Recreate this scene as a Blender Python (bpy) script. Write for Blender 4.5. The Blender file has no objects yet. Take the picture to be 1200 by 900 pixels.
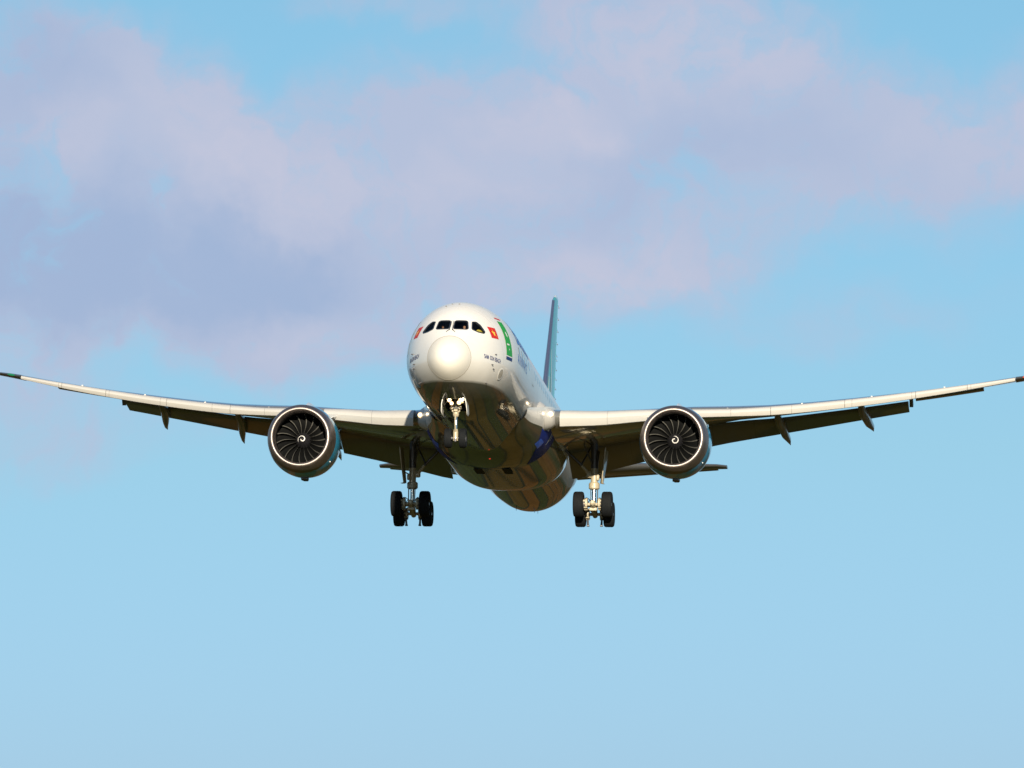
import bpy, bmesh, math, random
import numpy as np
from mathutils import Vector, Matrix

random.seed(7)
SC = bpy.context.scene
COL = SC.collection
R = math.radians

# ------------------------------------------------------------------ camera
F_PX, D0 = 8558.6, 360.74              # focal length in pixels of a 1200 px wide frame, metres to the nose
NX, NY = 524.14, 394.98                # where the fuselage axis starts in the photograph
ELEV = R(5.0)
YAW, PITCH, ROLL = .0911538, .0544173, .0100569
CAM = Vector((0, 0, 1.7))
cam_d = bpy.data.cameras.new('camera')
cam_d.sensor_width = 36.0
cam_d.lens = F_PX / 1200 * 36.0
cam_d.clip_start = 1.0
cam_d.clip_end = 60000
cam = bpy.data.objects.new('camera', cam_d)
COL.objects.link(cam)
cam.location = CAM
cam.rotation_euler = (R(90) + ELEV, 0, 0)
SC.camera = cam

# ------------------------------------------------------------------ exposure
SC.view_settings.view_transform = 'Standard'
SC.view_settings.look = 'None'
SC.view_settings.gamma = 1
EXPOSURE = .72
SC.view_settings.exposure = EXPOSURE
SC.view_settings.use_curve_mapping = False

# ------------------------------------------------------------------ sun
SUN_EL, SUN_AZ_X = R(14), .045       # sun stands behind the camera, a little to its right
sv = Vector((SUN_AZ_X, -1, 0)).normalized() * math.cos(SUN_EL) + Vector((0, 0, math.sin(SUN_EL)))
sun_d = bpy.data.lights.new('sun', 'SUN')
sun_d.energy = 5.0
sun_d.angle = R(.5)
sun_d.color = (1.0, .865, .655)
sun = bpy.data.objects.new('sun', sun_d)
COL.objects.link(sun)
sun.rotation_euler = sv.to_track_quat('Z', 'Y').to_euler()

# ------------------------------------------------------------------ world: sky with soft evening clouds
W = bpy.data.worlds.new('World')
SC.world = W
W.use_nodes = True
NT = W.node_tree
NT.nodes.clear()


def wn(t, **k):
    n = NT.nodes.new(t)
    for a, v in k.items():
        setattr(n, a, v)
    return n


def wl(a, b):
    NT.links.new(a, b)


def wmath(op, a, b=None, c=None, clamp=False):
    n = wn('ShaderNodeMath', operation=op, use_clamp=clamp)
    for i, v in enumerate((a, b, c)):
        if v is None:
            continue
        if isinstance(v, (int, float)):
            n.inputs[i].default_value = v
        else:
            wl(v, n.inputs[i])
    return n.outputs[0]


def wmix(fac, a, b, blend='MIX'):
    n = wn('ShaderNodeMix', data_type='RGBA', blend_type=blend)
    for s, v in ((n.inputs[0], fac), (n.inputs[6], a), (n.inputs[7], b)):
        if isinstance(v, (int, float)):
            s.default_value = v
        elif isinstance(v, tuple):
            s.default_value = (*v, 1)
        else:
            wl(v, s)
    return n.outputs[2]


sky = wn('ShaderNodeTexSky', sky_type='NISHITA', sun_disc=False)
sky.sun_elevation = SUN_EL
sky.sun_rotation = math.atan2(sv.x, sv.y)
sky.air_density = 1.0
sky.dust_density = .3
sky.ozone_density = 1.6
tc = wn('ShaderNodeTexCoord')
sep = wn('ShaderNodeSeparateXYZ')
wl(tc.outputs['Generated'], sep.inputs[0])
az = wmath('MULTIPLY', wmath('ARCTAN2', sep.outputs[0], sep.outputs[1]), 180 / math.pi)     # degrees east of the line of flight
el = wmath('MULTIPLY', wmath('ARCSINE', sep.outputs[2]), 180 / math.pi)                      # degrees above the horizon
ang = wn('ShaderNodeCombineXYZ')
wl(az, ang.inputs[0])
wl(el, ang.inputs[1])
# ragged, drifting edges: the sky angles are warped by noise before the cloud masses are read
wz = wn('ShaderNodeTexNoise', noise_dimensions='2D')
wz.inputs['Scale'].default_value = .75
wz.inputs['Detail'].default_value = 5
wz.inputs['Roughness'].default_value = .55
wl(ang.outputs[0], wz.inputs['Vector'])
wsub = wn('ShaderNodeVectorMath', operation='SUBTRACT')
wl(wz.outputs['Color'], wsub.inputs[0])
wsub.inputs[1].default_value = (.5, .5, .5)
wsc = wn('ShaderNodeVectorMath', operation='MULTIPLY')
wl(wsub.outputs[0], wsc.inputs[0])
wsc.inputs[1].default_value = (1.7, 1.15, 0)
wadd = wn('ShaderNodeVectorMath', operation='ADD')
wl(ang.outputs[0], wadd.inputs[0])
wl(wsc.outputs[0], wadd.inputs[1])
WARP = wadd.outputs[0]


def blob(a, e, ra, re, rot, amp):
    m = wn('ShaderNodeMapping', vector_type='TEXTURE')
    m.inputs['Location'].default_value = (a, e, 0)
    m.inputs['Rotation'].default_value = (0, 0, R(rot))
    m.inputs['Scale'].default_value = (ra, re, 1)
    wl(WARP, m.inputs['Vector'])
    ln = wn('ShaderNodeVectorMath', operation='LENGTH')
    wl(m.outputs[0], ln.inputs[0])
    mr = wn('ShaderNodeMapRange', interpolation_type='SMOOTHERSTEP')
    mr.inputs['From Min'].default_value = 1.25
    mr.inputs['From Max'].default_value = .0
    mr.inputs['To Max'].default_value = amp
    wl(ln.outputs['Value'], mr.inputs['Value'])
    return mr.outputs[0]


def total(lst):
    s = blob(*lst[0])
    for q in lst[1:]:
        s = wmath('ADD', s, blob(*q))
    return s


# cloud masses: azimuth, elevation, half-widths (degrees), tilt, strength
VEIL = [(-3.6, 7.35, 1.25, .95, -15, .9), (-2.75, 6.85, 1.45, .95, -28, .85), (-1.85, 6.45, 1.6, .9, -20, .85),
        (-3.3, 6.1, 1.9, 1.0, 0, .85), (-1.9, 5.75, 1.9, .8, -5, .7), (-.75, 7.0, 1.2, .75, 5, .85),
        (.45, 6.95, 1.4, .9, 10, .8), (-.1, 6.35, 1.9, .8, 10, .65), (1.7, 7.25, 1.8, .95, -12, .95),
        (2.9, 6.85, 1.5, .75, -22, .75), (1.9, 6.35, 1.6, .55, 8, .6), (3.7, 7.0, 1.1, .7, 0, .65),
        (.6, 5.85, 1.9, .5, 5, .75), (-2.1, 5.45, 1.4, .55, -4, .75), (-3.7, 5.15, 1.1, .6, 0, .5),
        (4.4, 6.95, .9, .6, 0, .6), (-4.5, 7.3, .9, .9, 0, .7), (-4.5, 6.2, .9, .9, 0, .75), (-4.5, 5.2, 1.0, .6, 0, .45),
        (-1.2, 8.1, .9, .3, 0, .6), (.6, 8.0, 1.4, .45, 0, .6), (2.6, 5.5, 1.7, .35, 3, .3), (-3.2, 4.5, 1.4, .35, 8, .25), (-3.6, 4.6, 1.1, .45, 5, .3)]
SHADE = [(-3.9, 7.5, 1.1, .7, -10, .6), (-3.1, 6.0, 1.9, .65, -3, .9), (-1.7, 6.0, 1.5, .5, 5, .5),
         (.9, 6.55, 1.2, .45, 15, .4), (-2.9, 5.55, 1.2, .4, 0, .4), (2.0, 6.9, 1.4, .45, -10, .3), (-3.9, 6.4, .8, .8, 0, .5)]
GLOW = [(-3.6, 6.9, .55, .5, 0, .6), (-2.25, 6.75, 1.1, .65, -20, .7), (-1.3, 6.4, 1.0, .5, -10, .55), (.35, 7.05, .65, .4, 0, .7),
        (1.5, 7.55, 1.3, .4, -5, .6), (3.7, 7.0, 1.1, .45, 0, .35), (.7, 5.85, 1.3, .3, 5, .6), (-2.0, 5.5, 1.0, .3, 0, .45),
        (-.2, 6.55, .8, .35, 10, .4)]
fine = wn('ShaderNodeTexNoise', noise_dimensions='2D')
fine.inputs['Scale'].default_value = 1.3
fine.inputs['Detail'].default_value = 6
fine.inputs['Roughness'].default_value = .5
wl(WARP, fine.inputs['Vector'])
wide = wn('ShaderNodeTexNoise')                     # the same cloud cover, thinly, over the rest of the sky
wide.inputs['Scale'].default_value = 2.2
wide.inputs['Detail'].default_value = 6
wl(tc.outputs['Generated'], wide.inputs['Vector'])
front = wn('ShaderNodeMapRange', interpolation_type='SMOOTHSTEP')
front.inputs['From Min'].default_value = 9.0
front.inputs['From Max'].default_value = 20.0
front.inputs['To Max'].default_value = 1
wl(wmath('MAXIMUM', wmath('ABSOLUTE', az), el), front.inputs['Value'])
far_cover = wmath('MULTIPLY', wmath('MULTIPLY', wmath('SUBTRACT', wide.outputs['Fac'], .5), 3.0, clamp=True), front.outputs[0])
veil = wmath('ADD', wmath('MULTIPLY', total(VEIL), wmath('MULTIPLY_ADD', fine.outputs['Fac'], 1.8, .10)), far_cover)
grainy = wn('ShaderNodeTexNoise', noise_dimensions='2D')
grainy.inputs['Scale'].default_value = 3.4
grainy.inputs['Detail'].default_value = 7
grainy.inputs['Roughness'].default_value = .55
wl(WARP, grainy.inputs['Vector'])
veil = wmath('MULTIPLY', veil, wmath('MULTIPLY_ADD', grainy.outputs['Fac'], 1.5, .28))
veil = wmath('MULTIPLY', wmath('SMOOTH_MIN', veil, 1.0, .3), .86)
shade = wmath('MULTIPLY', wmath('SMOOTH_MIN', wmath('MULTIPLY', total(SHADE), wmath('MULTIPLY_ADD', fine.outputs['Fac'], 1.4, .3)), 1.0, .3), .62)
glow = wmath('MINIMUM', wmath('MULTIPLY', total(GLOW), wmath('MULTIPLY_ADD', fine.outputs['Fac'], 1.8, -.1)), 1.0)
# radiances below are divided by the background strength
STR = .1 / 2 ** EXPOSURE
k = 10.0
lowness = wn('ShaderNodeMapRange')
lowness.inputs['From Min'].default_value = 1.5
lowness.inputs['From Max'].default_value = 4.5
wl(el, lowness.inputs['Value'])
highness = wn('ShaderNodeMapRange')
highness.inputs['From Min'].default_value = 4.5
highness.inputs['From Max'].default_value = 9.0
wl(el, highness.inputs['Value'])
tint = wmix(highness.outputs[0], wmix(lowness.outputs[0], (.45, .705, 1.44), (.53, .785, 1.13)), (.60, .885, 1.05))
base_sky = wmix(1.0, sky.outputs[0], tint, 'MULTIPLY')
cloud_c = wmix(shade, (.49 * k, .525 * k, .69 * k), (.30 * k, .40 * k, .63 * k))
glow = wmath('MULTIPLY', glow, wmath('MULTIPLY_ADD', grainy.outputs['Fac'], .9, .35))
cloud_c = wmix(glow, cloud_c, (.64 * k, .59 * k, .70 * k))
sky_c = wmix(veil, base_sky, cloud_c)
bg = wn('ShaderNodeBackground')
bg.inputs['Strength'].default_value = STR
wl(sky_c, bg.inputs['Color'])
wo = wn('ShaderNodeOutputWorld')
wl(bg.outputs[0], wo.inputs['Surface'])

# ------------------------------------------------------------------ materials


def mat(name, col, rough=.5, metal=0., coat=0., vary=.0, vscale=2.0, spec=.5, emit=None, estr=0., bump=0., coat_rough=.035):
    m = bpy.data.materials.new(name)
    m.use_nodes = True
    nt = m.node_tree
    b = nt.nodes['Principled BSDF']
    b.inputs['Base Color'].default_value = (*col, 1)
    b.inputs['Roughness'].default_value = rough
    b.inputs['Metallic'].default_value = metal
    b.inputs['Coat Weight'].default_value = coat
    b.inputs['Coat Roughness'].default_value = coat_rough
    b.inputs['Coat IOR'].default_value = 1.6
    b.inputs['Specular IOR Level'].default_value = spec
    if emit:
        b.inputs['Emission Color'].default_value = (*emit, 1)
        b.inputs['Emission Strength'].default_value = estr
    if vary or bump:
        t = nt.nodes.new('ShaderNodeTexCoord')
        n = nt.nodes.new('ShaderNodeTexNoise')
        n.inputs['Scale'].default_value = vscale
        n.inputs['Detail'].default_value = 6
        nt.links.new(t.outputs['Object'], n.inputs['Vector'])
        if vary:
            mx = nt.nodes.new('ShaderNodeMix')
            mx.data_type = 'RGBA'
            mx.inputs[6].default_value = (*[c * (1 - vary) for c in col], 1)
            mx.inputs[7].default_value = (*[min(1, c * (1 + vary)) for c in col], 1)
            nt.links.new(n.outputs['Fac'], mx.inputs[0])
            nt.links.new(mx.outputs[2], b.inputs['Base Color'])
            mr = nt.nodes.new('ShaderNodeMapRange')
            mr.inputs['To Min'].default_value = rough * .75
            mr.inputs['To Max'].default_value = rough * 1.25
            nt.links.new(n.outputs['Fac'], mr.inputs['Value'])
            nt.links.new(mr.outputs[0], b.inputs['Roughness'])
        if bump:
            bp = nt.nodes.new('ShaderNodeBump')
            bp.inputs['Strength'].default_value = bump
            bp.inputs['Distance'].default_value = .02
            nt.links.new(n.outputs['Fac'], bp.inputs['Height'])
            nt.links.new(bp.outputs[0], b.inputs['Normal'])
    return m


def paint_with_seams(name, col, rough, coat, seam_every, seam_dark=.5, axis='Y', width=.012):
    """glossy aircraft paint with thin skin joints and faint streaks running aft"""
    m = mat(name, col, rough, 0, coat, vary=.04, vscale=1.2)
    nt = m.node_tree
    b = nt.nodes['Principled BSDF']
    src = b.inputs['Base Color'].links[0].from_socket
    t = nt.nodes.new('ShaderNodeTexCoord')
    s = nt.nodes.new('ShaderNodeSeparateXYZ')
    nt.links.new(t.outputs['Object'], s.inputs[0])
    md = nt.nodes.new('ShaderNodeMath')
    md.operation = 'PINGPONG'
    md.inputs[1].default_value = seam_every / 2
    nt.links.new(s.outputs[axis], md.inputs[0])
    lt = nt.nodes.new('ShaderNodeMath')
    lt.operation = 'LESS_THAN'
    lt.inputs[1].default_value = width
    nt.links.new(md.outputs[0], lt.inputs[0])
    mp = nt.nodes.new('ShaderNodeMapping')
    mp.inputs['Scale'].default_value = (5, .25, 5)
    nt.links.new(t.outputs['Object'], mp.inputs[0])
    st = nt.nodes.new('ShaderNodeTexNoise')
    st.inputs['Scale'].default_value = 1.0
    st.inputs['Detail'].default_value = 5
    nt.links.new(mp.outputs[0], st.inputs['Vector'])
    mr = nt.nodes.new('ShaderNodeMapRange')
    mr.inputs['From Min'].default_value = .55
    mr.inputs['From Max'].default_value = .8
    mr.inputs['To Max'].default_value = .12
    nt.links.new(st.outputs['Fac'], mr.inputs['Value'])
    mx0 = nt.nodes.new('ShaderNodeMix')
    mx0.data_type = 'RGBA'
    nt.links.new(mr.outputs[0], mx0.inputs[0])
    nt.links.new(src, mx0.inputs[6])
    mx0.inputs[7].default_value = (*[c * .72 for c in col], 1)
    mx = nt.nodes.new('ShaderNodeMix')
    mx.data_type = 'RGBA'
    nt.links.new(lt.outputs[0], mx.inputs[0])
    nt.links.new(mx0.outputs[2], mx.inputs[6])
    mx.inputs[7].default_value = (*[c * seam_dark for c in col], 1)
    nt.links.new(mx.outputs[2], b.inputs['Base Color'])
    return m


M = {}
M['white'] = paint_with_seams('white_aircraft_paint', (.80, .79, .76), .45, .45, 4.6, .7)
M['radome'] = mat('radome_paint', (.63, .615, .575), .62, 0, .2, .03, 3)
M['belly'] = paint_with_seams('belly_shade_paint', (.085, .085, .07), .35, 1.0, 3.2, .6)  # dark base colour puts the underside's shade into the paint


def shaded_underside(name, col, low, seam):  # shade below the nose and belly mixed into white paint, edge feathered
    m = paint_with_seams(name, col, .45, .55, seam, .7)
    nt = m.node_tree
    b = nt.nodes['Principled BSDF']
    src = b.inputs['Base Color'].links[0].from_socket
    t = nt.nodes.new('ShaderNodeTexCoord')
    s_ = nt.nodes.new('ShaderNodeSeparateXYZ')
    nt.links.new(t.outputs['Object'], s_.inputs[0])

    def mm(op, a, bb=None, c=None):
        n = nt.nodes.new('ShaderNodeMath')
        n.operation = op
        for i, v in enumerate((a, bb, c)):
            if v is None:
                continue
            if isinstance(v, (int, float)):
                n.inputs[i].default_value = v
            else:
                nt.links.new(v, n.inputs[i])
        return n.outputs[0]
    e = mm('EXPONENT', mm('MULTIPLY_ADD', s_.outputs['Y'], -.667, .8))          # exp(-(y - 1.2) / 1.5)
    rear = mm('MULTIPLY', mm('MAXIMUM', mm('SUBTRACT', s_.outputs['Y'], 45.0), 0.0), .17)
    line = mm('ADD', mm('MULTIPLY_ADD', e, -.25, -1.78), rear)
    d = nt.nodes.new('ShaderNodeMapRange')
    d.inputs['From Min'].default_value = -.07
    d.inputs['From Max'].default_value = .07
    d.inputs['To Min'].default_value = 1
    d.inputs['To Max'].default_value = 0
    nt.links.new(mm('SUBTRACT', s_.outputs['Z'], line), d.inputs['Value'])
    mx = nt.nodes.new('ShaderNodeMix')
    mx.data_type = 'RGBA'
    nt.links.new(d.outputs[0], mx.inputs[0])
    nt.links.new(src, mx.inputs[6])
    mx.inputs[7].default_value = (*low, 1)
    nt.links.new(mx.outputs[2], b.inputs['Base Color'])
    cw = nt.nodes.new('ShaderNodeMapRange')
    cw.inputs['To Min'].default_value = .45
    cw.inputs['To Max'].default_value = 1.0
    nt.links.new(d.outputs[0], cw.inputs['Value'])
    nt.links.new(cw.outputs[0], b.inputs['Coat Weight'])
    return m


M['fuselage'] = shaded_underside('fuselage_paint_shaded_below', (.77, .755, .72), (.09, .09, .076), 4.6)
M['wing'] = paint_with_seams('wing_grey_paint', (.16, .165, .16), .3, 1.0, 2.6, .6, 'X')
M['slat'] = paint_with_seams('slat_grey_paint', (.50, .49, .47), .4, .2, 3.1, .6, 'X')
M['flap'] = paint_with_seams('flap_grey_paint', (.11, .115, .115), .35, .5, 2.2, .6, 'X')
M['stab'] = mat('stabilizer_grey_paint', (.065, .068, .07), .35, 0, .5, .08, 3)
M['tip'] = mat('raked_tip_paint', (.06, .065, .07), .35, 0, .3, .1, 4)
M['lip'] = mat('polished_inlet_metal', (.30, .265, .255), .48, 1.0, 0, .05, 5)
M['cowl'] = mat('blue_cowl_paint', (.03, .33, .60), .3, 0, .8, .08, 2)
M['cowl_white'] = mat('white_cowl_band', (.78, .78, .77), .25, 0, .6, .03, 2)
M['duct'] = mat('inlet_duct_liner', (.016, .018, .021), .55, 0, 0, .15, 8)
M['dark'] = mat('dark_recess', (.012, .013, .015), .8, 0, 0, .2, 6)
M['blade'] = mat('fan_blade_composite', (.006, .0065, .007), .55, 0, 0, .12, 6, spec=.15)
M['blade_edge'] = mat('fan_blade_titanium_edge', (.19, .19, .18), .45, .5, 0, .12, 6)
M['spinner'] = mat('spinner_black', (.015, .015, .018), .35, 0, .3, .1, 5)
M['pure'] = mat('marking_white', (.85, .85, .84), .4, 0, 0, .02, 5)
M['core'] = mat('exhaust_titanium', (.25, .23, .21), .4, .9, 0, .15, 5)
M['glass_frame'] = mat('window_surround_black', (.014, .016, .02), .35, 0, .3, .15, 6)
M['liner'] = mat('cockpit_lining', (.035, .037, .042), .8, 0, 0, .15, 6)
M['cabin_glass'] = mat('cabin_window_glass', (.03, .04, .055), .08, 0, 1, .1, 6)
M['green'] = mat('green_door_paint', (.018, .33, .035), .45, 0, 0, .06, 5, spec=.2)
M['red'] = mat('flag_red', (.55, .016, .010), .45, 0, 0, .04, 5, spec=.2)
M['yellow'] = mat('flag_yellow', (.85, .55, .03), .4, 0, .2, .03, 5)
M['navy'] = mat('lettering_navy', (.012, .035, .16), .5, 0, 0, .06, 5, spec=.2)
M['blue'] = mat('lettering_blue', (.05, .24, .68), .5, 0, 0, .06, 5, spec=.2)
M['bright_blue'] = mat('bright_blue_panel', (.03, .15, .85), .4, 0, .1, .06, 5)
M['belly_navy'] = mat('navy_inlet_paint', (.014, .04, .30), .5, 0, 0, .1, 4, spec=.2)
M['grey_line'] = mat('joint_grey', (.30, .28, .24), .5, 0, 0, .06, 6)
M['plate'] = mat('access_plate_grey', (.42, .40, .35), .45, 0, .2, .06, 6)
M['fin_navy'] = mat('fin_navy_paint', (.06, .075, .14), .3, 0, .3, .08, 1.5)
M['fin_teal'] = mat('fin_teal_paint', (.035, .34, .36), .3, 0, .3, .08, 1.5)
M['gear'] = mat('gear_cream_paint', (.37, .33, .24), .4, .0, .3, .1, 6)
M['chrome'] = mat('gear_chrome', (.75, .74, .72), .15, 1.0, 0, .05, 6)
M['steel'] = mat('gear_dark_steel', (.10, .10, .11), .45, .6, 0, .2, 10)
M['tyre'] = mat('tyre_rubber', (.006, .0075, .0095), .8, 0, 0, .2, 12, bump=.3, spec=.2)
M['rim'] = mat('wheel_rim_metal', (.45, .45, .46), .35, .7, 0, .1, 10)
M['rubber_hose'] = mat('hydraulic_hose', (.02, .02, .022), .55, 0, 0, .1, 10)
M['lamp'] = mat('landing_lamp_glass', (1, 1, 1), .2, emit=(1, .83, .58), estr=7)
M['lamp_halo'] = mat('landing_lamp_halo_ring', (.9, .8, .6), .3, emit=(1, .66, .30), estr=1.0)  # ring glows by itself to imitate the warm halo round the lens
M['lamp_root'] = mat('wing_lamp_glass', (1, 1, 1), .2, emit=(1, .86, .62), estr=4)
M['beacon'] = mat('beacon_red_glass', (.5, .02, .02), .2, emit=(1, .06, .04), estr=.5)
M['nav_green'] = mat('green_navigation_glass', (.012, .16, .07), .1, emit=(.05, .7, .25), estr=.04)
M['nav_red'] = mat('red_navigation_glass', (.5, .05, .02), .1, emit=(1, .18, .08), estr=.25)
M['skin'] = mat('skin', (.50, .27, .17), .5, 0, 0, .08, 20)
M['shirt'] = mat('white_shirt', (.72, .73, .75), .8, 0, 0, .06, 20)
M['trousers'] = mat('dark_trousers', (.02, .022, .03), .8, 0, 0, .1, 20)
M['hair'] = mat('black_hair', (.012, .010, .009), .55, 0, 0, .2, 40)
M['hi_vis'] = mat('yellow_cloth', (.72, .55, .08), .8, 0, 0, .12, 18, bump=.3)


def glass_mat():
    m = bpy.data.materials.new('cockpit_glass')
    m.use_nodes = True
    nt = m.node_tree
    nt.nodes.clear()
    o = nt.nodes.new('ShaderNodeOutputMaterial')
    mx = nt.nodes.new('ShaderNodeMixShader')
    tr = nt.nodes.new('ShaderNodeBsdfTransparent')
    tr.inputs[0].default_value = (.72, .76, .75, 1)
    gl = nt.nodes.new('ShaderNodeBsdfGlossy')
    gl.inputs['Roughness'].default_value = .02
    gl.inputs['Color'].default_value = (.24, .26, .26, 1)
    fr = nt.nodes.new('ShaderNodeFresnel')
    fr.inputs[0].default_value = 1.28
    nt.links.new(fr.outputs[0], mx.inputs[0])
    nt.links.new(tr.outputs[0], mx.inputs[1])
    nt.links.new(gl.outputs[0], mx.inputs[2])
    nt.links.new(mx.outputs[0], o.inputs[0])
    return m


M['glass'] = glass_mat()


def ground_mat():
    m = bpy.data.materials.new('farmland')
    m.use_nodes = True
    nt = m.node_tree
    b = nt.nodes['Principled BSDF']
    b.inputs['Roughness'].default_value = .95
    b.inputs['Specular IOR Level'].default_value = .1
    t = nt.nodes.new('ShaderNodeTexCoord')
    mp = nt.nodes.new('ShaderNodeMapping')
    mp.inputs['Rotation'].default_value = (0, 0, R(86))
    mp.inputs['Location'].default_value = (0, 11, 0)
    nt.links.new(t.outputs['Object'], mp.inputs[0])
    br = nt.nodes.new('ShaderNodeTexBrick')
    br.inputs['Scale'].default_value = 1
    br.inputs['Brick Width'].default_value = 260
    br.inputs['Row Height'].default_value = 11
    br.inputs['Mortar Size'].default_value = .7
    br.inputs['Bias'].default_value = -.45
    br.inputs['Color1'].default_value = (.048, .060, .008, 1)
    br.inputs['Color2'].default_value = (.34, .112, .015, 1)
    br.inputs['Mortar'].default_value = (.02, .028, .010, 1)
    nt.links.new(mp.outputs[0], br.inputs['Vector'])
    n = nt.nodes.new('ShaderNodeTexNoise')
    n.inputs['Scale'].default_value = .05
    n.inputs['Detail'].default_value = 9
    n.inputs['Roughness'].default_value = .65
    nt.links.new(t.outputs['Object'], n.inputs['Vector'])
    mx = nt.nodes.new('ShaderNodeMix')
    mx.data_type = 'RGBA'
    mx.blend_type = 'MULTIPLY'
    mx.inputs[0].default_value = .8
    rp = nt.nodes.new('ShaderNodeMapRange')
    rp.inputs['From Min'].default_value = .3
    rp.inputs['From Max'].default_value = .7
    rp.inputs['To Min'].default_value = .35
    rp.inputs['To Max'].default_value = 1.2
    nt.links.new(n.outputs['Fac'], rp.inputs['Value'])
    nt.links.new(br.outputs['Color'], mx.inputs[6])
    nt.links.new(rp.outputs[0], mx.inputs[7])
    nt.links.new(mx.outputs[2], b.inputs['Base Color'])
    return m


M['ground'] = ground_mat()

# ------------------------------------------------------------------ mesh helpers


class MB:
    def __init__(self):
        self.v, self.f, self.m = [], [], []

    def grid(self, rows, closed=False, mi=0, flip=False):
        """rows: list of equally long lists of points"""
        o = len(self.v)
        n = len(rows[0])
        for r in rows:
            self.v += [tuple(q) for q in r]
        for i in range(len(rows) - 1):
            for j in range(n if closed else n - 1):
                a, b = o + i * n + j, o + i * n + (j + 1) % n
                c, d = b + n, a + n
                self.f.append((a, d, c, b) if flip else (a, b, c, d))
                self.m.append(mi)
        return o

    def cap(self, o, n, mi=0, flip=False):
        idx = list(range(o, o + n))
        self.f.append(tuple(idx[::-1] if flip else idx))
        self.m.append(mi)

    def loft(self, rows, mi=0, caps=True):
        o = self.grid(rows, True, mi)
        n = len(rows[0])
        if caps:
            self.cap(o, n, mi, True)
            self.cap(o + (len(rows) - 1) * n, n, mi)

    def tube(self, pts, rad, n=10, mi=0, caps=True):
        pts = [Vector(q) for q in pts]
        if not isinstance(rad, (list, tuple)):
            rad = [rad] * len(pts)
        rows = []
        up = None
        for i, q in enumerate(pts):
            t = (pts[min(i + 1, len(pts) - 1)] - pts[max(i - 1, 0)]).normalized()
            if up is None:
                up = t.orthogonal().normalized()
            up = (up - t * up.dot(t)).normalized()
            s = t.cross(up)
            rows.append([q + (up * math.cos(2 * math.pi * j / n) + s * math.sin(2 * math.pi * j / n)) * rad[i] for j in range(n)])
        self.loft(rows, mi, caps)

    def box(self, c, s, mi=0, rot=None, bev=.0):
        c = Vector(c)
        hx, hy, hz = s[0] / 2, s[1] / 2, s[2] / 2
        b = min(bev, hx * .9, hy * .9, hz * .9)
        if b > 0:           # chamfered block as a loft along z
            def ring(k, z):
                x, y = hx - k, hy - k
                q = b
                return [(x - q, -y, z), (x, -y + q, z), (x, y - q, z), (x - q, y, z), (-x + q, y, z), (-x, y - q, z), (-x, -y + q, z), (-x + q, -y, z)]
            rows = [ring(b * .6, -hz), ring(0, -hz + b), ring(0, hz - b), ring(b * .6, hz)]
        else:
            rows = [[(hx, -hy, z), (hx, hy, z), (-hx, hy, z), (-hx, -hy, z)] for z in (-hz, hz)]
        rows = [[(c + (rot @ Vector(q) if rot else Vector(q))) for q in r] for r in rows]
        self.loft(rows, mi)

    def revolve(self, prof, centre, n=64, mi=0, axis='y', closed_prof=False):
        """prof: list of (along, radius) or (along, radius, material)"""
        c = Vector(centre)
        rows = []
        for q in prof:
            row = []
            for j in range(n):
                a = 2 * math.pi * j / n
                if axis == 'y':
                    row.append(c + Vector((q[1] * math.cos(a), q[0], q[1] * math.sin(a))))
                else:
                    row.append(c + Vector((q[0], q[1] * math.cos(a), q[1] * math.sin(a))))
            rows.append(row)
        if closed_prof:
            rows.append(rows[0])
        self.grid(rows, True, mi, flip=(axis == 'y'))

    def build(self, name, mats, parent=None, loc=None, sharp=35, recalc=True):
        me = bpy.data.meshes.new(name)
        me.from_pydata([tuple(q) for q in self.v], [], self.f)
        if not isinstance(mats, (list, tuple)):
            mats = [mats]
        for q in mats:
            me.materials.append(q)
        me.polygons.foreach_set('material_index', self.m)
        me.update()
        if recalc:
            bm = bmesh.new()
            bm.from_mesh(me)
            bmesh.ops.remove_doubles(bm, verts=bm.verts, dist=1e-5)
            bmesh.ops.recalc_face_normals(bm, faces=bm.faces)
            bm.to_mesh(me)
            bm.free()
        me.shade_smooth()
        me.set_sharp_from_angle(angle=R(sharp))
        o = bpy.data.objects.new(name, me)
        COL.objects.link(o)
        if parent is not None:
            o.parent = parent
        if loc is not None:
            o.location = loc
        return o


def tag(o, label=None, cat=None, group=None, kind=None):
    if label: o['label'] = label
    if cat: o['category'] = cat
    if group: o['group'] = group
    if kind: o['kind'] = kind
    return o


def lerp_tab(x, tab):
    if x <= tab[0][0]:
        return tab[0][1]
    for a, b in zip(tab, tab[1:]):
        if x <= b[0]:
            return a[1] + (b[1] - a[1]) * (x - a[0]) / (b[0] - a[0])
    return tab[-1][1]


def pchip(x, xs, ys):
    h = np.diff(xs)
    d = np.diff(ys) / h
    m = np.zeros(len(xs))
    m[0], m[-1] = d[0], d[-1]
    for i in range(1, len(xs) - 1):
        if d[i - 1] * d[i] > 0:
            w1, w2 = 2 * h[i] + h[i - 1], h[i] + 2 * h[i - 1]
            m[i] = (w1 + w2) / (w1 / d[i - 1] + w2 / d[i])
    x = np.asarray(x, float)
    i = np.clip(np.searchsorted(xs, x) - 1, 0, len(xs) - 2)
    t = (x - xs[i]) / h[i]
    return (2*t**3-3*t**2+1)*ys[i] + (t**3-2*t**2+t)*h[i]*m[i] + (-2*t**3+3*t**2)*ys[i+1] + (t**3-t**2)*h[i]*m[i+1]


def smooth_tab(x, tab):
    a = np.array(tab, float)
    return float(pchip(min(max(x, a[0, 0]), a[-1, 0]), a[:, 0], a[:, 1]))


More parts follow.
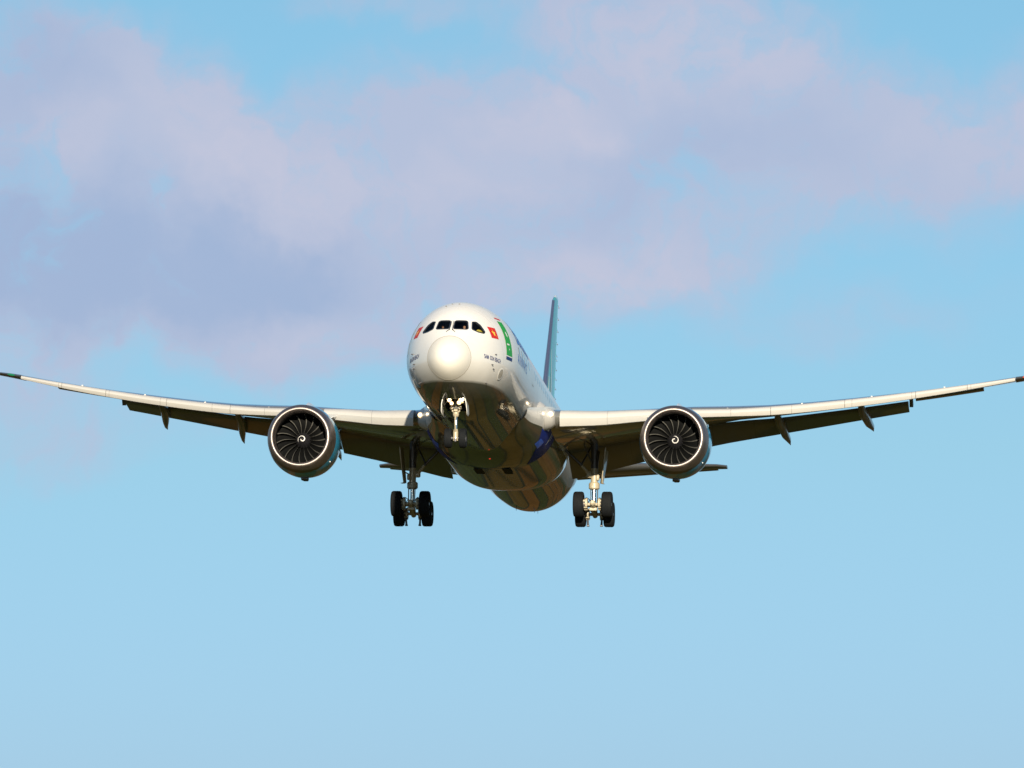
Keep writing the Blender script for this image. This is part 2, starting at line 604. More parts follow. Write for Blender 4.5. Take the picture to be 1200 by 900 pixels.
# ------------------------------------------------------------------ setting: ground
g = MB()
g.grid([[(-22000, -22000, 0), (22000, -22000, 0)], [(-22000, 22000, 0), (22000, 22000, 0)]])
go = g.build('ground', M['ground'])
tag(go, kind='structure')

# ------------------------------------------------------------------ the airliner: root
# body coordinates: x to port, y aft from the nose, z up from the fuselage axis (metres)


def body_rot():
    cols = []
    for v in ((1, 0, 0), (0, 1, 0), (0, 0, 1)):
        x, y, z = v
        x, z = x * math.cos(ROLL) + z * math.sin(ROLL), -x * math.sin(ROLL) + z * math.cos(ROLL)
        y, z = y * math.cos(PITCH) + z * math.sin(PITCH), -y * math.sin(PITCH) + z * math.cos(PITCH)
        x, y = x * math.cos(YAW) + y * math.sin(YAW), -x * math.sin(YAW) + y * math.cos(YAW)
        cols.append((x, y, z))
    return Matrix(cols).transposed()


NOSE = CAM + Vector(((NX - 600) / F_PX * D0, 0, 0)) + Vector((0, -math.sin(ELEV), math.cos(ELEV))) * ((450 - NY) / F_PX * D0) \
    + Vector((0, math.cos(ELEV), math.sin(ELEV))) * D0
BODY = Matrix.Translation(NOSE) @ body_rot().to_4x4()
BASE = Vector((0, 30.6, -5.62))
plane = bpy.data.objects.new('airliner', None)
COL.objects.link(plane)
plane.matrix_world = BODY @ Matrix.Translation(BASE)
tag(plane, 'white twin-engine airliner flying nose-on with landing gear down and blue engine cowls', 'airliner')
OFF = -BASE


def part(mb, name, mats, **k):
    return mb.build(name, mats, plane, OFF, **k)


def sub(mb, name, mats, parent, **k):
    return mb.build(name, mats, parent, None, **k)


# ------------------------------------------------------------------ fuselage
PROF = np.array([  # y, top, bottom, half width, waterline of the widest point
    (0.0, -.955, -.965, .005, -.96), (.03, -.77, -1.15, .19, -.96), (.1, -.62, -1.31, .345, -.955), (.25, -.42, -1.5, .55, -.945),
    (.5, -.18, -1.70, .76, -.93), (.8, .04, -1.86, .94, -.91), (1.1, .22, -1.98, 1.08, -.88), (1.6, .53, -2.14, 1.32, -.84),
    (2.2, .90, -2.30, 1.59, -.79), (3, 1.40, -2.49, 1.91, -.71), (3.6, 1.76, -2.60, 2.11, -.63), (4.2, 2.05, -2.69, 2.28, -.55),
    (5, 2.37, -2.78, 2.46, -.44), (6, 2.65, -2.86, 2.63, -.30), (7, 2.81, -2.91, 2.75, -.18), (8, 2.90, -2.945, 2.82, -.09),
    (9, 2.945, -2.965, 2.86, -.03), (10, 2.965, -2.97, 2.88, 0), (12, 2.97, -2.97, 2.885, 0), (30, 2.97, -2.97, 2.885, 0),
    (40, 2.97, -2.97, 2.885, 0), (43, 2.97, -2.97, 2.88, .0), (46, 2.96, -2.91, 2.80, .06), (49, 2.93, -2.58, 2.58, .2),
    (52, 2.85, -1.98, 2.2, .45), (55, 2.70, -1.24, 1.74, .75), (58, 2.47, -.42, 1.22, 1.05), (60.5, 2.2, .42, .73, 1.3),
    (62, 1.9, .85, .38, 1.38), (62.6, 1.6, 1.15, .15, 1.38)])
_c = {}


def prof(y):
    y = round(float(y), 4)
    if y not in _c:
        _c[y] = tuple(float(pchip(min(max(y, 0), 62.6), PROF[:, 0], PROF[:, i])) for i in (1, 2, 3, 4))
    return _c[y]


def S(y, th):
    top, bot, w, zc = prof(y)
    s = math.sin(th)
    if s > 0:
        return Vector((w * math.cos(th), y, zc + (top - zc) * s))
    return Vector((w * math.cos(th) * (1 - .07 * s * s), y, zc + (zc - bot) * s))


def Sn(y, th):
    e = 1e-3
    a = S(y + e, th) - S(max(y - e, 0), th)
    b = S(y, th + e) - S(y, th - e)
    n = b.cross(a).normalized()
    c = S(y, th)
    if n.dot(Vector((c.x, 0, c.z - prof(y)[3]))) < 0:
        n = -n
    return n


def th_at(y, z, side=1):
    top, bot, w, zc = prof(y)
    b = (top - zc) if z > zc else (zc - bot)
    t = math.asin(max(-1, min(1, (z - zc) / b)))
    return t if side > 0 else math.pi - t


def on_side(y, z, side=1, off=.008):
    t = th_at(y, z, side)
    return S(y, t) + Sn(y, t) * off


def from_front(x, z, off=.0):
    """point of the nose surface seen from straight ahead at (x, z)"""
    lo, hi = .0, 12.0
    for _ in range(40):
        y = (lo + hi) / 2
        top, bot, w, zc = prof(y)
        b = (top - zc) if z > zc else (zc - bot)
        if (x / w) ** 2 + ((z - zc) / b) ** 2 > 1:
            lo = y
        else:
            hi = y
    y = hi
    t = th_at(y, z, 1 if x >= 0 else -1)
    return S(y, t) + Sn(y, t) * off


def inside_poly(x, z, poly):
    c = False
    j = len(poly) - 1
    for i in range(len(poly)):
        a, b = poly[i], poly[j]
        if (a[1] > z) != (b[1] > z) and x < (b[0] - a[0]) * (z - a[1]) / (b[1] - a[1]) + a[0]:
            c = not c
        j = i
    return c


def chaikin(p, n=2):
    for _ in range(n):
        q = []
        for i in range(len(p)):
            a, b = p[i], p[(i + 1) % len(p)]
            q.append((a[0] * .88 + b[0] * .12, a[1] * .88 + b[1] * .12))
            q.append((a[0] * .12 + b[0] * .88, a[1] * .12 + b[1] * .88))
        p = q
    return p


def offset_poly(p, d):
    out = []
    n = len(p)
    area = sum(p[i][0] * p[(i + 1) % n][1] - p[(i + 1) % n][0] * p[i][1] for i in range(n))
    sgn = 1 if area > 0 else -1
    for i in range(n):
        a, b = Vector(p[i - 1]), Vector(p[(i + 1) % n])
        t = (b - a).normalized()
        out.append((p[i][0] + t.y * d * sgn, p[i][1] - t.x * d * sgn))
    return out


WIN = [chaikin([(.085, .66), (.085, 1.24), (.72, 1.27), (.83, .70)]),
       chaikin([(.955, .75), (.90, 1.235), (1.09, 1.265), (1.31, 1.10), (1.56, .74), (1.53, .62), (1.27, .63)])]
BAY = (3.55, 5.75, .52)


def in_window(x, z, d=0):
    return any(inside_poly(abs(x), z, offset_poly(w, d) if d else w) for w in WIN)


NTH = 288
ys = [0.0, .004, .012, .025, .045, .07] + list(np.arange(.1, 1.1, .05)) + [1.1]
YR = 1.1
nose_rows = ys
ys2 = [1.1] + list(np.arange(1.14, 4.2, .04)) + list(np.arange(4.2, 6.2, .08)) + list(np.arange(6.2, 12, .3)) + \
    list(np.arange(12, 42, 1.0)) + list(np.arange(42, 62.6, .5)) + [62.6]
THS = [2 * math.pi * j / NTH for j in range(NTH)]


def fus_mesh(name, ylist, mats, off=0., holes=True, ymax=99, keep_glass=False, mat_fn=None, capend=False, parent=None):
    verts = [S(y, t) + (Sn(y, t) * off if off else Vector()) for y in ylist for t in THS]
    faces, mi = [], []
    for i in range(len(ylist) - 1):
        ym = (ylist[i] + ylist[i + 1]) / 2
        if ym > ymax:
            break
        for j in range(NTH):
            if holes or keep_glass:
                c = S(ym, 2 * math.pi * (j + .5) / NTH)
                w = ym < 4.3 and c.z > .3 and in_window(c.x, c.z, .03 if keep_glass else 0)
                bay = BAY[0] < ym < BAY[1] and abs(c.x) < BAY[2] and c.z < -1.5
                if keep_glass and not w:
                    continue
                if holes and (w or bay):
                    continue
            a, b = i * NTH + j, i * NTH + (j + 1) % NTH
            faces.append((a, a + NTH, b + NTH, b))
            mi.append(mat_fn(ym, 2 * math.pi * (j + .5) / NTH) if mat_fn else 0)
    if capend:
        n0 = (len(ylist) - 1) * NTH
        faces.append(tuple(range(n0, n0 + NTH)))
        mi.append(0)
    me = bpy.data.meshes.new(name)
    me.from_pydata([tuple(v) for v in verts], [], faces)
    for m in mats:
        me.materials.append(m)
    me.polygons.foreach_set('material_index', mi)
    bm = bmesh.new()
    bm.from_mesh(me)
    bmesh.ops.delete(bm, geom=[v for v in bm.verts if not v.link_faces], context='VERTS')
    bmesh.ops.recalc_face_normals(bm, faces=bm.faces)
    bm.to_mesh(me)
    bm.free()
    me.shade_smooth()
    o = bpy.data.objects.new(name, me)
    COL.objects.link(o)
    if parent:
        o.parent = parent
    return o


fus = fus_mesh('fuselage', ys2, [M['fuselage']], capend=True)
fus.parent = plane
fus.location = OFF
rad = fus_mesh('radome', nose_rows, [M['radome']], holes=False, parent=fus)
# thin joint round the radome
sm = MB()
ring = []
for dy, o in ((-.018, .004), (-.008, .012), (.012, .012), (.022, .004)):
    ring.append([S(YR + dy, t) + Sn(YR + dy, t) * o for t in THS[::3]])
sm.grid(ring, True)
sub(sm, 'radome_seam', M['grey_line'], fus)
lin = fus_mesh('cockpit_lining', [y for y in ys2 if y < 5], [M['liner']], off=-.07, ymax=4.7, parent=fus)
# cockpit windows: panes and black surrounds
for side in (1, -1):
    for wi, w in enumerate(WIN):
        ins, outs = offset_poly(w, -.045), offset_poly(w, .008)
        def res(p, k=4):
            q = []
            for i in range(len(p)):
                a, b = p[i], p[(i + 1) % len(p)]
                q += [(a[0] + (b[0] - a[0]) * s / k, a[1] + (b[1] - a[1]) * s / k) for s in range(k)]
            return q
        fr = MB()
        rin, rout = res(ins), res(outs)
        rows = [[from_front(side * x, z, o) for x, z in pp] for pp, o in ((rin, -.05), (rin, .012), (rout, .012), (rout, -.01))]
        fr.grid(rows, True)
        sub(fr, 'window_surround', M['glass_frame'], fus)
        # pane: faces of the nose surface within the opening, slightly recessed
        big = offset_poly(w, .02)
        cx = sum(q[0] for q in big) / len(big)
        cz = sum(q[1] for q in big) / len(big)
        pn = MB()
        rows = []
        for s in (0.02, .25, .5, .75, 1.0):
            rows.append([from_front(side * (cx + (x - cx) * s), cz + (z - cz) * s, -.02) for x, z in res(big, 2)])
        pn.grid(rows, True)
        pane = sub(pn, 'cockpit_window', M['glass'], fus, recalc=False)
        if sum(q.normal.y for q in pane.data.polygons) > 0:
            pane.data.flip_normals()
# cockpit interior
ci = MB()
zb_ = (-.9, -.4, 0, .4, .8, 1.2, 1.6, 1.95)
def half_w(z):
    t, b, w, zc = prof(4.55)
    return w * math.sqrt(max(0, 1 - ((z - zc) / ((t - zc) if z > zc else (zc - b))) ** 2)) - .12
ci.grid([[(half_w(z) * q, 4.55, z) for q in (-1, -.5, 0, .5, 1)] for z in zb_])
sub(ci, 'cockpit_bulkhead', M['liner'], fus)
ci = MB()
ci.loft([[(x, 2.47 + abs(x) * .35, -.2), (x, 2.47 + abs(x) * .35, .48), (x, 2.62 + abs(x) * .35, .56), (x, 2.80 + abs(x) * .3, .50), (x, 2.70 + abs(x) * .3, -.2)] for x in (-1.25, -.6, 0, .6, 1.25)])
sub(ci, 'instrument_panel', M['liner'], fus)
for sx in (-.56, .49):
    st = MB()
    st.box((sx, 3.62, .26), (.5, .55, .14), bev=.04)
    st.box((sx, 3.88, .68), (.48, .12, .85), bev=.04)
    st.box((sx, 3.90, 1.18), (.26, .1, .24), bev=.04)
    sub(st, 'pilot_seat', M['liner'], fus)
# wipers
for side in (1, -1):
    wp = MB()
    pts = [(side * .045, 1.18), (side * .05, .9), (side * .075, .62), (side * .22, .47)]
    wp.tube([from_front(x, z, .035) for x, z in pts], [.012, .016, .018, .012], 6)
    wp.tube([from_front(side * .075, .62, .0), from_front(side * .075, .62, .05)], .03, 8)
    sub(wp, 'wiper', M['steel'], fus)


def side_patch(pts, side, off=.008, n=8):
    """quad given by four (y, z) corners, laid on the fuselage side"""
    mb = MB()
    rows = []
    for i in range(n + 1):
        u = i / n
        row = []
        for j in range(n + 1):
            v = j / n
            y = (pts[0][0] * (1 - v) + pts[1][0] * v) * (1 - u) + (pts[3][0] * (1 - v) + pts[2][0] * v) * u
            z = (pts[0][1] * (1 - v) + pts[1][1] * v) * (1 - u) + (pts[3][1] * (1 - v) + pts[2][1] * v) * u
            row.append(on_side(y, z, side, off))
        rows.append(row)
    mb.grid(rows)
    return mb


def side_poly(poly, side, off):
    """small polygon fan laid on the fuselage side"""
    mb = MB()
    cy = sum(q[0] for q in poly) / len(poly)
    cz = sum(q[1] for q in poly) / len(poly)
    mb.grid([[on_side(cy + (y - cy) * s, cz + (z - cz) * s, side, off) for y, z in poly] for s in (.01, .5, 1)], True)
    return mb


def star(cy, cz, r, skew=0):
    return [(cy + math.sin(math.pi * k / 5) * (r if k % 2 == 0 else r * .4), cz + math.cos(math.pi * k / 5) * (r if k % 2 == 0 else r * .4)) for k in range(10)]


def text_mesh(body, size, fn, bold=.0, maxlen=.12, spacing=1.0):
    cu = bpy.data.curves.new('lettering', 'FONT')
    cu.body = body
    cu.size = size
    cu.offset = bold
    cu.space_character = spacing
    ob = bpy.data.objects.new('lettering', cu)
    COL.objects.link(ob)
    dg = bpy.context.evaluated_depsgraph_get()
    me = bpy.data.meshes.new_from_object(ob.evaluated_get(dg))
    bpy.data.objects.remove(ob)
    bpy.data.curves.remove(cu)
    bm = bmesh.new()
    bm.from_mesh(me)
    bmesh.ops.triangulate(bm, faces=bm.faces)
    for _ in range(5):
        le = [e for e in bm.edges if e.calc_length() > maxlen]
        if not le:
            break
        bmesh.ops.subdivide_edges(bm, edges=le, cuts=1)
        bmesh.ops.triangulate(bm, faces=bm.faces)
    for v in bm.verts:
        v.co = fn(v.co.x, v.co.y)
    bm.to_mesh(me)
    bm.free()
    return me


def add_text(name, body, size, fn, m, parent, **k):
    me = text_mesh(body, size, fn, **k)
    me.materials.clear()
    me.materials.append(m)
    o = bpy.data.objects.new(name, me)
    COL.objects.link(o)
    o.parent = parent
    return o


for side in (1, -1):
    f_ = side_patch([(3.82, 1.10), (4.56, 1.12), (4.38, .53), (3.60, .50)], side, .008)
    o = sub(f_, 'flag', M['red'], fus)
    sub(side_poly(star(4.09, .80, .21), side, .016), 'flag_star', M['yellow'], fus)
    # front door: green panel, seam, small window and sill plate
    d = side_patch([(5.72, 1.66), (6.55, 1.70), (6.20, -.10), (5.12, -.13)], side, .010, 14)
    if side < 0:
        o = sub(d, 'cabin_door', M['white'], fus)
    else:
        o = sub(d, 'cabin_door', M['green'], fus)
        o['label'] = 'green front cabin door'
        sub(side_patch([(5.08, -.20), (6.18, -.17), (6.12, -.34), (5.0, -.37)], side, .012), 'door_sill_plate', M['navy'], fus)
        sub(side_patch([(5.74, 1.84), (6.62, 1.88), (6.60, 1.80), (5.72, 1.77)], side, .012), 'door_header_stripe', M['red'], fus)
    c = [(5.98 + .10 * math.cos(a), 1.02 + .14 * math.sin(a)) for a in np.linspace(0, 2 * math.pi, 16, endpoint=False)]
    sub(side_poly(c, side, .018), 'door_window', M['pure'] if side > 0 else M['cabin_glass'], fus)
    sub(side_poly(star(5.72, .22, .085), side, .018), 'door_placard', M['pure'], fus)
    sub(side_patch([(5.50, .50), (5.92, .52), (5.89, .44), (5.47, .42)], side, .018), 'door_handle', M['pure'], fus)
    # aircraft name below the flag
    def nm(u, v, side=side):
        y = 2.28 + u if side > 0 else 4.18 - u
        return on_side(y, -.70 + v - .01 * (y - 2.28), side, .010)
    for word, u0 in (('SAM', .02), ('SON', .58), ('BEACH', 1.14)):
        add_text('name_lettering', word, .29, lambda u, v, u0=u0: nm(u * .80 + u0, v), M['navy'], fus, bold=.007, maxlen=.08, spacing=1.0)
    # airline titles along the flank
    def t1(u, v, side=side):
        y = 7.75 + u if side > 0 else 13.2 - u
        return on_side(y, -.16 + v, side, .012)
    add_text('title_lettering', 'AIRWAYS', .70, t1, M['blue'], fus, bold=.008, spacing=1.5)
    def t2(u, v, side=side):
        y = 8.45 + u if side > 0 else 15.6 - u
        return on_side(y, .95 + v, side, .012)
    add_text('title_lettering', 'Bamboo', 1.75, t2, M['blue'], fus, bold=.02, spacing=1.05)
    # round access plate on the chin with its bright rim
    for r0, r1, nme, mm in ((0, .235, 'access_plate', M['plate']), (.235, .29, 'access_plate_rim', M['pure'])):
        rows = []
        for r in ((.01, r1) if r0 == 0 else (r0, (r0 + r1) / 2, r1)):
            rows.append([on_side(4.55 + r * math.cos(a) * 1.25, -1.19 + r * math.sin(a), side, .018 if r0 == 0 else .026) for a in np.linspace(0, 2 * math.pi, 28, endpoint=False)])
        mb = MB()
        mb.grid(rows, True)
        sub(mb, nme, mm, fus)
    # probes
    for (py, pz) in ((3.50, -.36), (3.34, -1.10), (3.1, -.92), (3.39, -1.78)):
        b = on_side(py, pz, side, 0)
        n = Sn(py, th_at(py, pz, side))
        pr = MB()
        pr.tube([b, b + n * .06, b + n * .085 + Vector((0, -.03, 0))], [.03, .024, .018], 8)
        pr.tube([b + n * .085 + Vector((0, .03, 0)), b + n * .085 + Vector((0, -.14, 0))], [.018, .012], 8)
        sub(pr, 'air_probe', M['steel'], fus)
    # landing-gear-bay like light plates on the chin
    b = on_side(3.6, -2.18, side, .0)
    # cabin windows
    first = None
    wy = 8.6
    while wy < 52:
        if not (14.6 < wy < 16.2 or 30 < wy < 31.4 or 43.6 < wy < 45.2):
            poly = [(wy + .15 * math.copysign(abs(math.cos(a)) ** .6, math.cos(a)), .52 + .245 * math.copysign(abs(math.sin(a)) ** .6, math.sin(a))) for a in np.linspace(0, 2 * math.pi, 20, endpoint=False)]
            if wy < 40:
                if first is None:
                    mb = side_poly([(q[0] - wy + 20, q[1]) for q in poly], side, .014)
                    first = sub(mb, 'cabin_window', M['cabin_glass'], fus)
                    first.location = (S(wy, th_at(wy, .52, side)).x - S(20, th_at(20, .52, side)).x, wy - 20, 0)
                else:
                    o = first.copy()
                    COL.objects.link(o)
                    o.parent = fus
                    o.location = (S(wy, th_at(wy, .52, side)).x - S(20, th_at(20, .52, side)).x, wy - 20, 0)
            else:
                sub(side_poly(poly, side, .014), 'cabin_window', M['cabin_glass'], fus)
        wy += 1.22
    # further cabin doors, same white as the skin, drawn by their joints
    for dy in (15.4, 30.7, 44.4):
        mb = MB()
        ou = chaikin([(dy - .55, -.25), (dy + .55, -.25), (dy + .55, 1.68), (dy - .55, 1.68)], 2)
        inn = offset_poly(ou, -.03)
        def rs(p):
            q = []
            for i in range(len(p)):
                a, b2 = p[i], p[(i + 1) % len(p)]
                q += [(a[0] + (b2[0] - a[0]) * s / 5, a[1] + (b2[1] - a[1]) * s / 5) for s in range(5)]
            return q
        mb.grid([[on_side(y, z, side, .010) for y, z in rs(pp)] for pp in (inn, ou)], True)
        sub(mb, 'door_outline', M['grey_line'], fus)
# roof antennas and small vents
for yy, xx in ((5.0, -.55), (5.3, -.28), (5.2, .05)):
    z = S(yy, math.pi / 2 - xx / 2.3)
    mb = MB()
    mb.box(z, (.06, .14, .05), bev=.01)
    sub(mb, 'roof_vent', M['steel'], fus)
for yy in (14.0, 26.0):
    mb = MB()
    mb.loft([[(x * (1 - .6 * s), yy + s * .25 + q, 2.95 + s * .38) for x, q in ((0, -.3), (.04, -.05), (.03, .2), (0, .3), (-.03, .2), (-.04, -.05))] for s in (0, 1)])
    sub(mb, 'blade_antenna', M['white'], fus)
for yy, xx in ((44.5, -.55), (45.2, .35), (50.5, .1)):
    mb = MB()
    t = -math.pi / 2 + xx / 2.5
    q = S(yy, t)
    mb.loft([[(q.x + x * (1 - .6 * s), yy + s * .12 + w, q.z + .03 - s * .22) for x, w in ((0, -.12), (.02, 0), (0, .12), (-.02, 0))] for s in (0, 1)])
    sub(mb, 'belly_antenna', M['steel'], fus)

# ------------------------------------------------------------------ belly fairing
FW = [(16.2, 2.55), (17.5, 2.72), (19, 3.02), (20.5, 3.28), (22, 3.42), (26, 3.48), (31, 3.46), (33.5, 3.32), (36, 2.98), (39, 2.5)]
FB = [(16.2, -2.3), (17.8, -2.70), (19, -2.83), (20.2, -2.96), (21.2, -3.14), (22.5, -3.33), (24, -3.42), (32, -3.42), (33.4, -3.38), (34.6, -3.24), (36.2, -2.98), (39, -2.6)]
FT = [(16.2, -1.25), (19, -.85), (21, -.55), (24, -.35), (33, -.4), (36, -.9), (39, -1.3)]


def fairing_pt(y, a, off=0.):
    """a from 0 (port, top) to pi (starboard, top) round the bottom"""
    w, zb, zt = smooth_tab(y, FW), smooth_tab(y, FB), smooth_tab(y, FT)
    n = 2.0 / 2.55
    c, s = math.cos(a), math.sin(a)
    return Vector(((w + off) * math.copysign(abs(c) ** n, c), y, zt + (zb - off - zt) * abs(s) ** n))


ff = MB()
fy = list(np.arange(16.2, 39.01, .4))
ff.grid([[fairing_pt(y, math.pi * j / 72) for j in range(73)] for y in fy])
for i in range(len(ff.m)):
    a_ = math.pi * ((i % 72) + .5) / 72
    ff.m[i] = 1 if min(a_, math.pi - a_) < .40 else 0  # white upper sides, painted shade on the lower face
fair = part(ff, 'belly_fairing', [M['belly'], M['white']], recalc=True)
# inlets, panels, beacon


def fairing_patch(y0, y1, a0, a1, off, n=10):
    mb = MB()
    mb.grid([[fairing_pt(y0 + (y1 - y0) * i / n, a0 + (a1 - a0) * j / n, off) for j in range(n + 1)] for i in range(n + 1)])
    return mb


for side in (1, -1):
    def aa(v, side=side):
        return v if side > 0 else math.pi - v
    mb = MB()
    mb.grid([[fairing_pt(y_, aa(.20 + (.06 + .86 * math.sqrt((y_ - 19.9) / 4.3)) * j / 14), .012) for j in range(15)] for y_ in np.linspace(19.9, 24.2, 18)])
    sub(mb, 'air_inlet_panel', M['belly_navy'], fair)
    sub(fairing_patch(22.6, 22.75, aa(.30), aa(.62), .020), 'inlet_lip_plate', M['pure'], fair)
    sub(fairing_patch(23.0, 23.12, aa(.28), aa(.50), .020), 'inlet_lip_plate', M['pure'], fair)
    sub(fairing_patch(20.9, 21.9, aa(.62), aa(.80), .020), 'air_inlet', M['bright_blue'], fair)
    sub(fairing_patch(21.0, 21.5, aa(.36), aa(.40), .022), 'inlet_lip_plate', M['pure'], fair)
for xx in (-.77, .74):
    mb = MB()
    z = -3.425
    mb.box((xx, 25.1, z), (.44, 2.0, .03), bev=.008)
    sub(mb, 'vent_panel', M['dark'], fair)
mb = MB()
mb.revolve([(0, .0001), (.03, .05), (.08, .075), (.12, .08)], (0, 0, 0), 16, axis='y')
bc = sub(mb, 'beacon', M['beacon'], fair)
bc.location = (.12, 21.6, -3.235)
bc.rotation_euler = (R(60), 0, 0)

# ------------------------------------------------------------------ wings
ZLE = [(0, -1.3), (2.9, -1.25), (3.8, -1.22), (5.7, -1.0), (7.84, -.66), (10.5, -.23), (12.56, .0), (14.3, .24), (18.7, 1.1), (23.1, 2.1), (27.15, 3.2), (30.2, 4.12)]
ZUP = [(3.0, -.78), (4.0, -.65), (5.7, -.53), (7.83, -.28), (12.56, .20), (14.3, .49), (18.67, 1.33), (23.1, 2.31), (27.15, 3.27), (28, 3.5)]
ZLO = [(3.0, -1.75), (3.82, -1.62), (5.72, -1.38), (7.84, -.98), (10.5, -.52), (12.56, -.26), (14.3, -.03), (18.68, .84), (23.1, 1.92), (27.15, 3.06), (28, 3.3)]
YTE = [(0, 33.5), (2.9, 33.4), (9.8, 33.3), (12.6, 34.0), (14.3, 34.55), (18.7, 36.0), (21.4, 36.95), (23.1, 37.6), (27.15, 39.1), (28.6, 40.0), (30.2, 41.6)]
ZTE = [(0, -1.5), (2.9, -1.3), (5.7, -.86), (7.8, -.45), (10.5, .12), (12.6, .62), (14.3, .88), (18.7, 1.64), (21.4, 2.16), (23.1, 2.50), (27.15, 3.36), (30.2, 4.16)]
TC = [(0, 1.7), (2.9, 1.5), (5.7, 1.15), (10.5, .82), (14.3, .62), (21.3, .40), (27.15, .20), (30.2, .05)]


def yle(x):
    b = 19.9 + (x - 2.9) * .68
    if x > 27.15:
        b += (x - 27.15) ** 1.5 * .42
    return b


def airfoil(le, te, t, n=14, tail=.02, camber=.0):
    """closed loop of points from the trailing edge over the top to the nose and back below"""
    le, te = Vector(le), Vector(te)
    ch = te - le
    up = Vector((0, 0, 1))
    out = []
    us = [(1 - math.cos(math.pi * i / n)) / 2 for i in range(n + 1)]
    def th(u):
        return 5 * (.2969 * math.sqrt(u) - .126 * u - .3516 * u * u + .2843 * u ** 3 - .1015 * u ** 4) * t + tail * u * .5
    for u in reversed(us):
        out.append(le + ch * u + up * (th(u) * 1.0 + camber * 4 * u * (1 - u)))
    for u in us[1:]:
        out.append(le + ch * u + up * (-th(u) * (1.0 if u < .6 else 1.0) + camber * 4 * u * (1 - u)))
    return out


def mirror(rows, side):
    return [[Vector((q[0] * side, q[1], q[2])) for q in r] for r in rows]


def flap_te(x):
    ty = [(3.2, 36.05), (9.4, 35.35), (10.85, 35.0), (12.1, 35.3), (14.3, 36.05), (21.35, 38.35)]
    tz = [(3.2, -2.42), (3.8, -2.32), (7.06, -1.53), (9.3, -1.08), (10.85, -.74), (12.12, -.44), (14.2, 0.02), (21.35, 1.62)]
    return lerp_tab(x, ty), lerp_tab(x, tz)


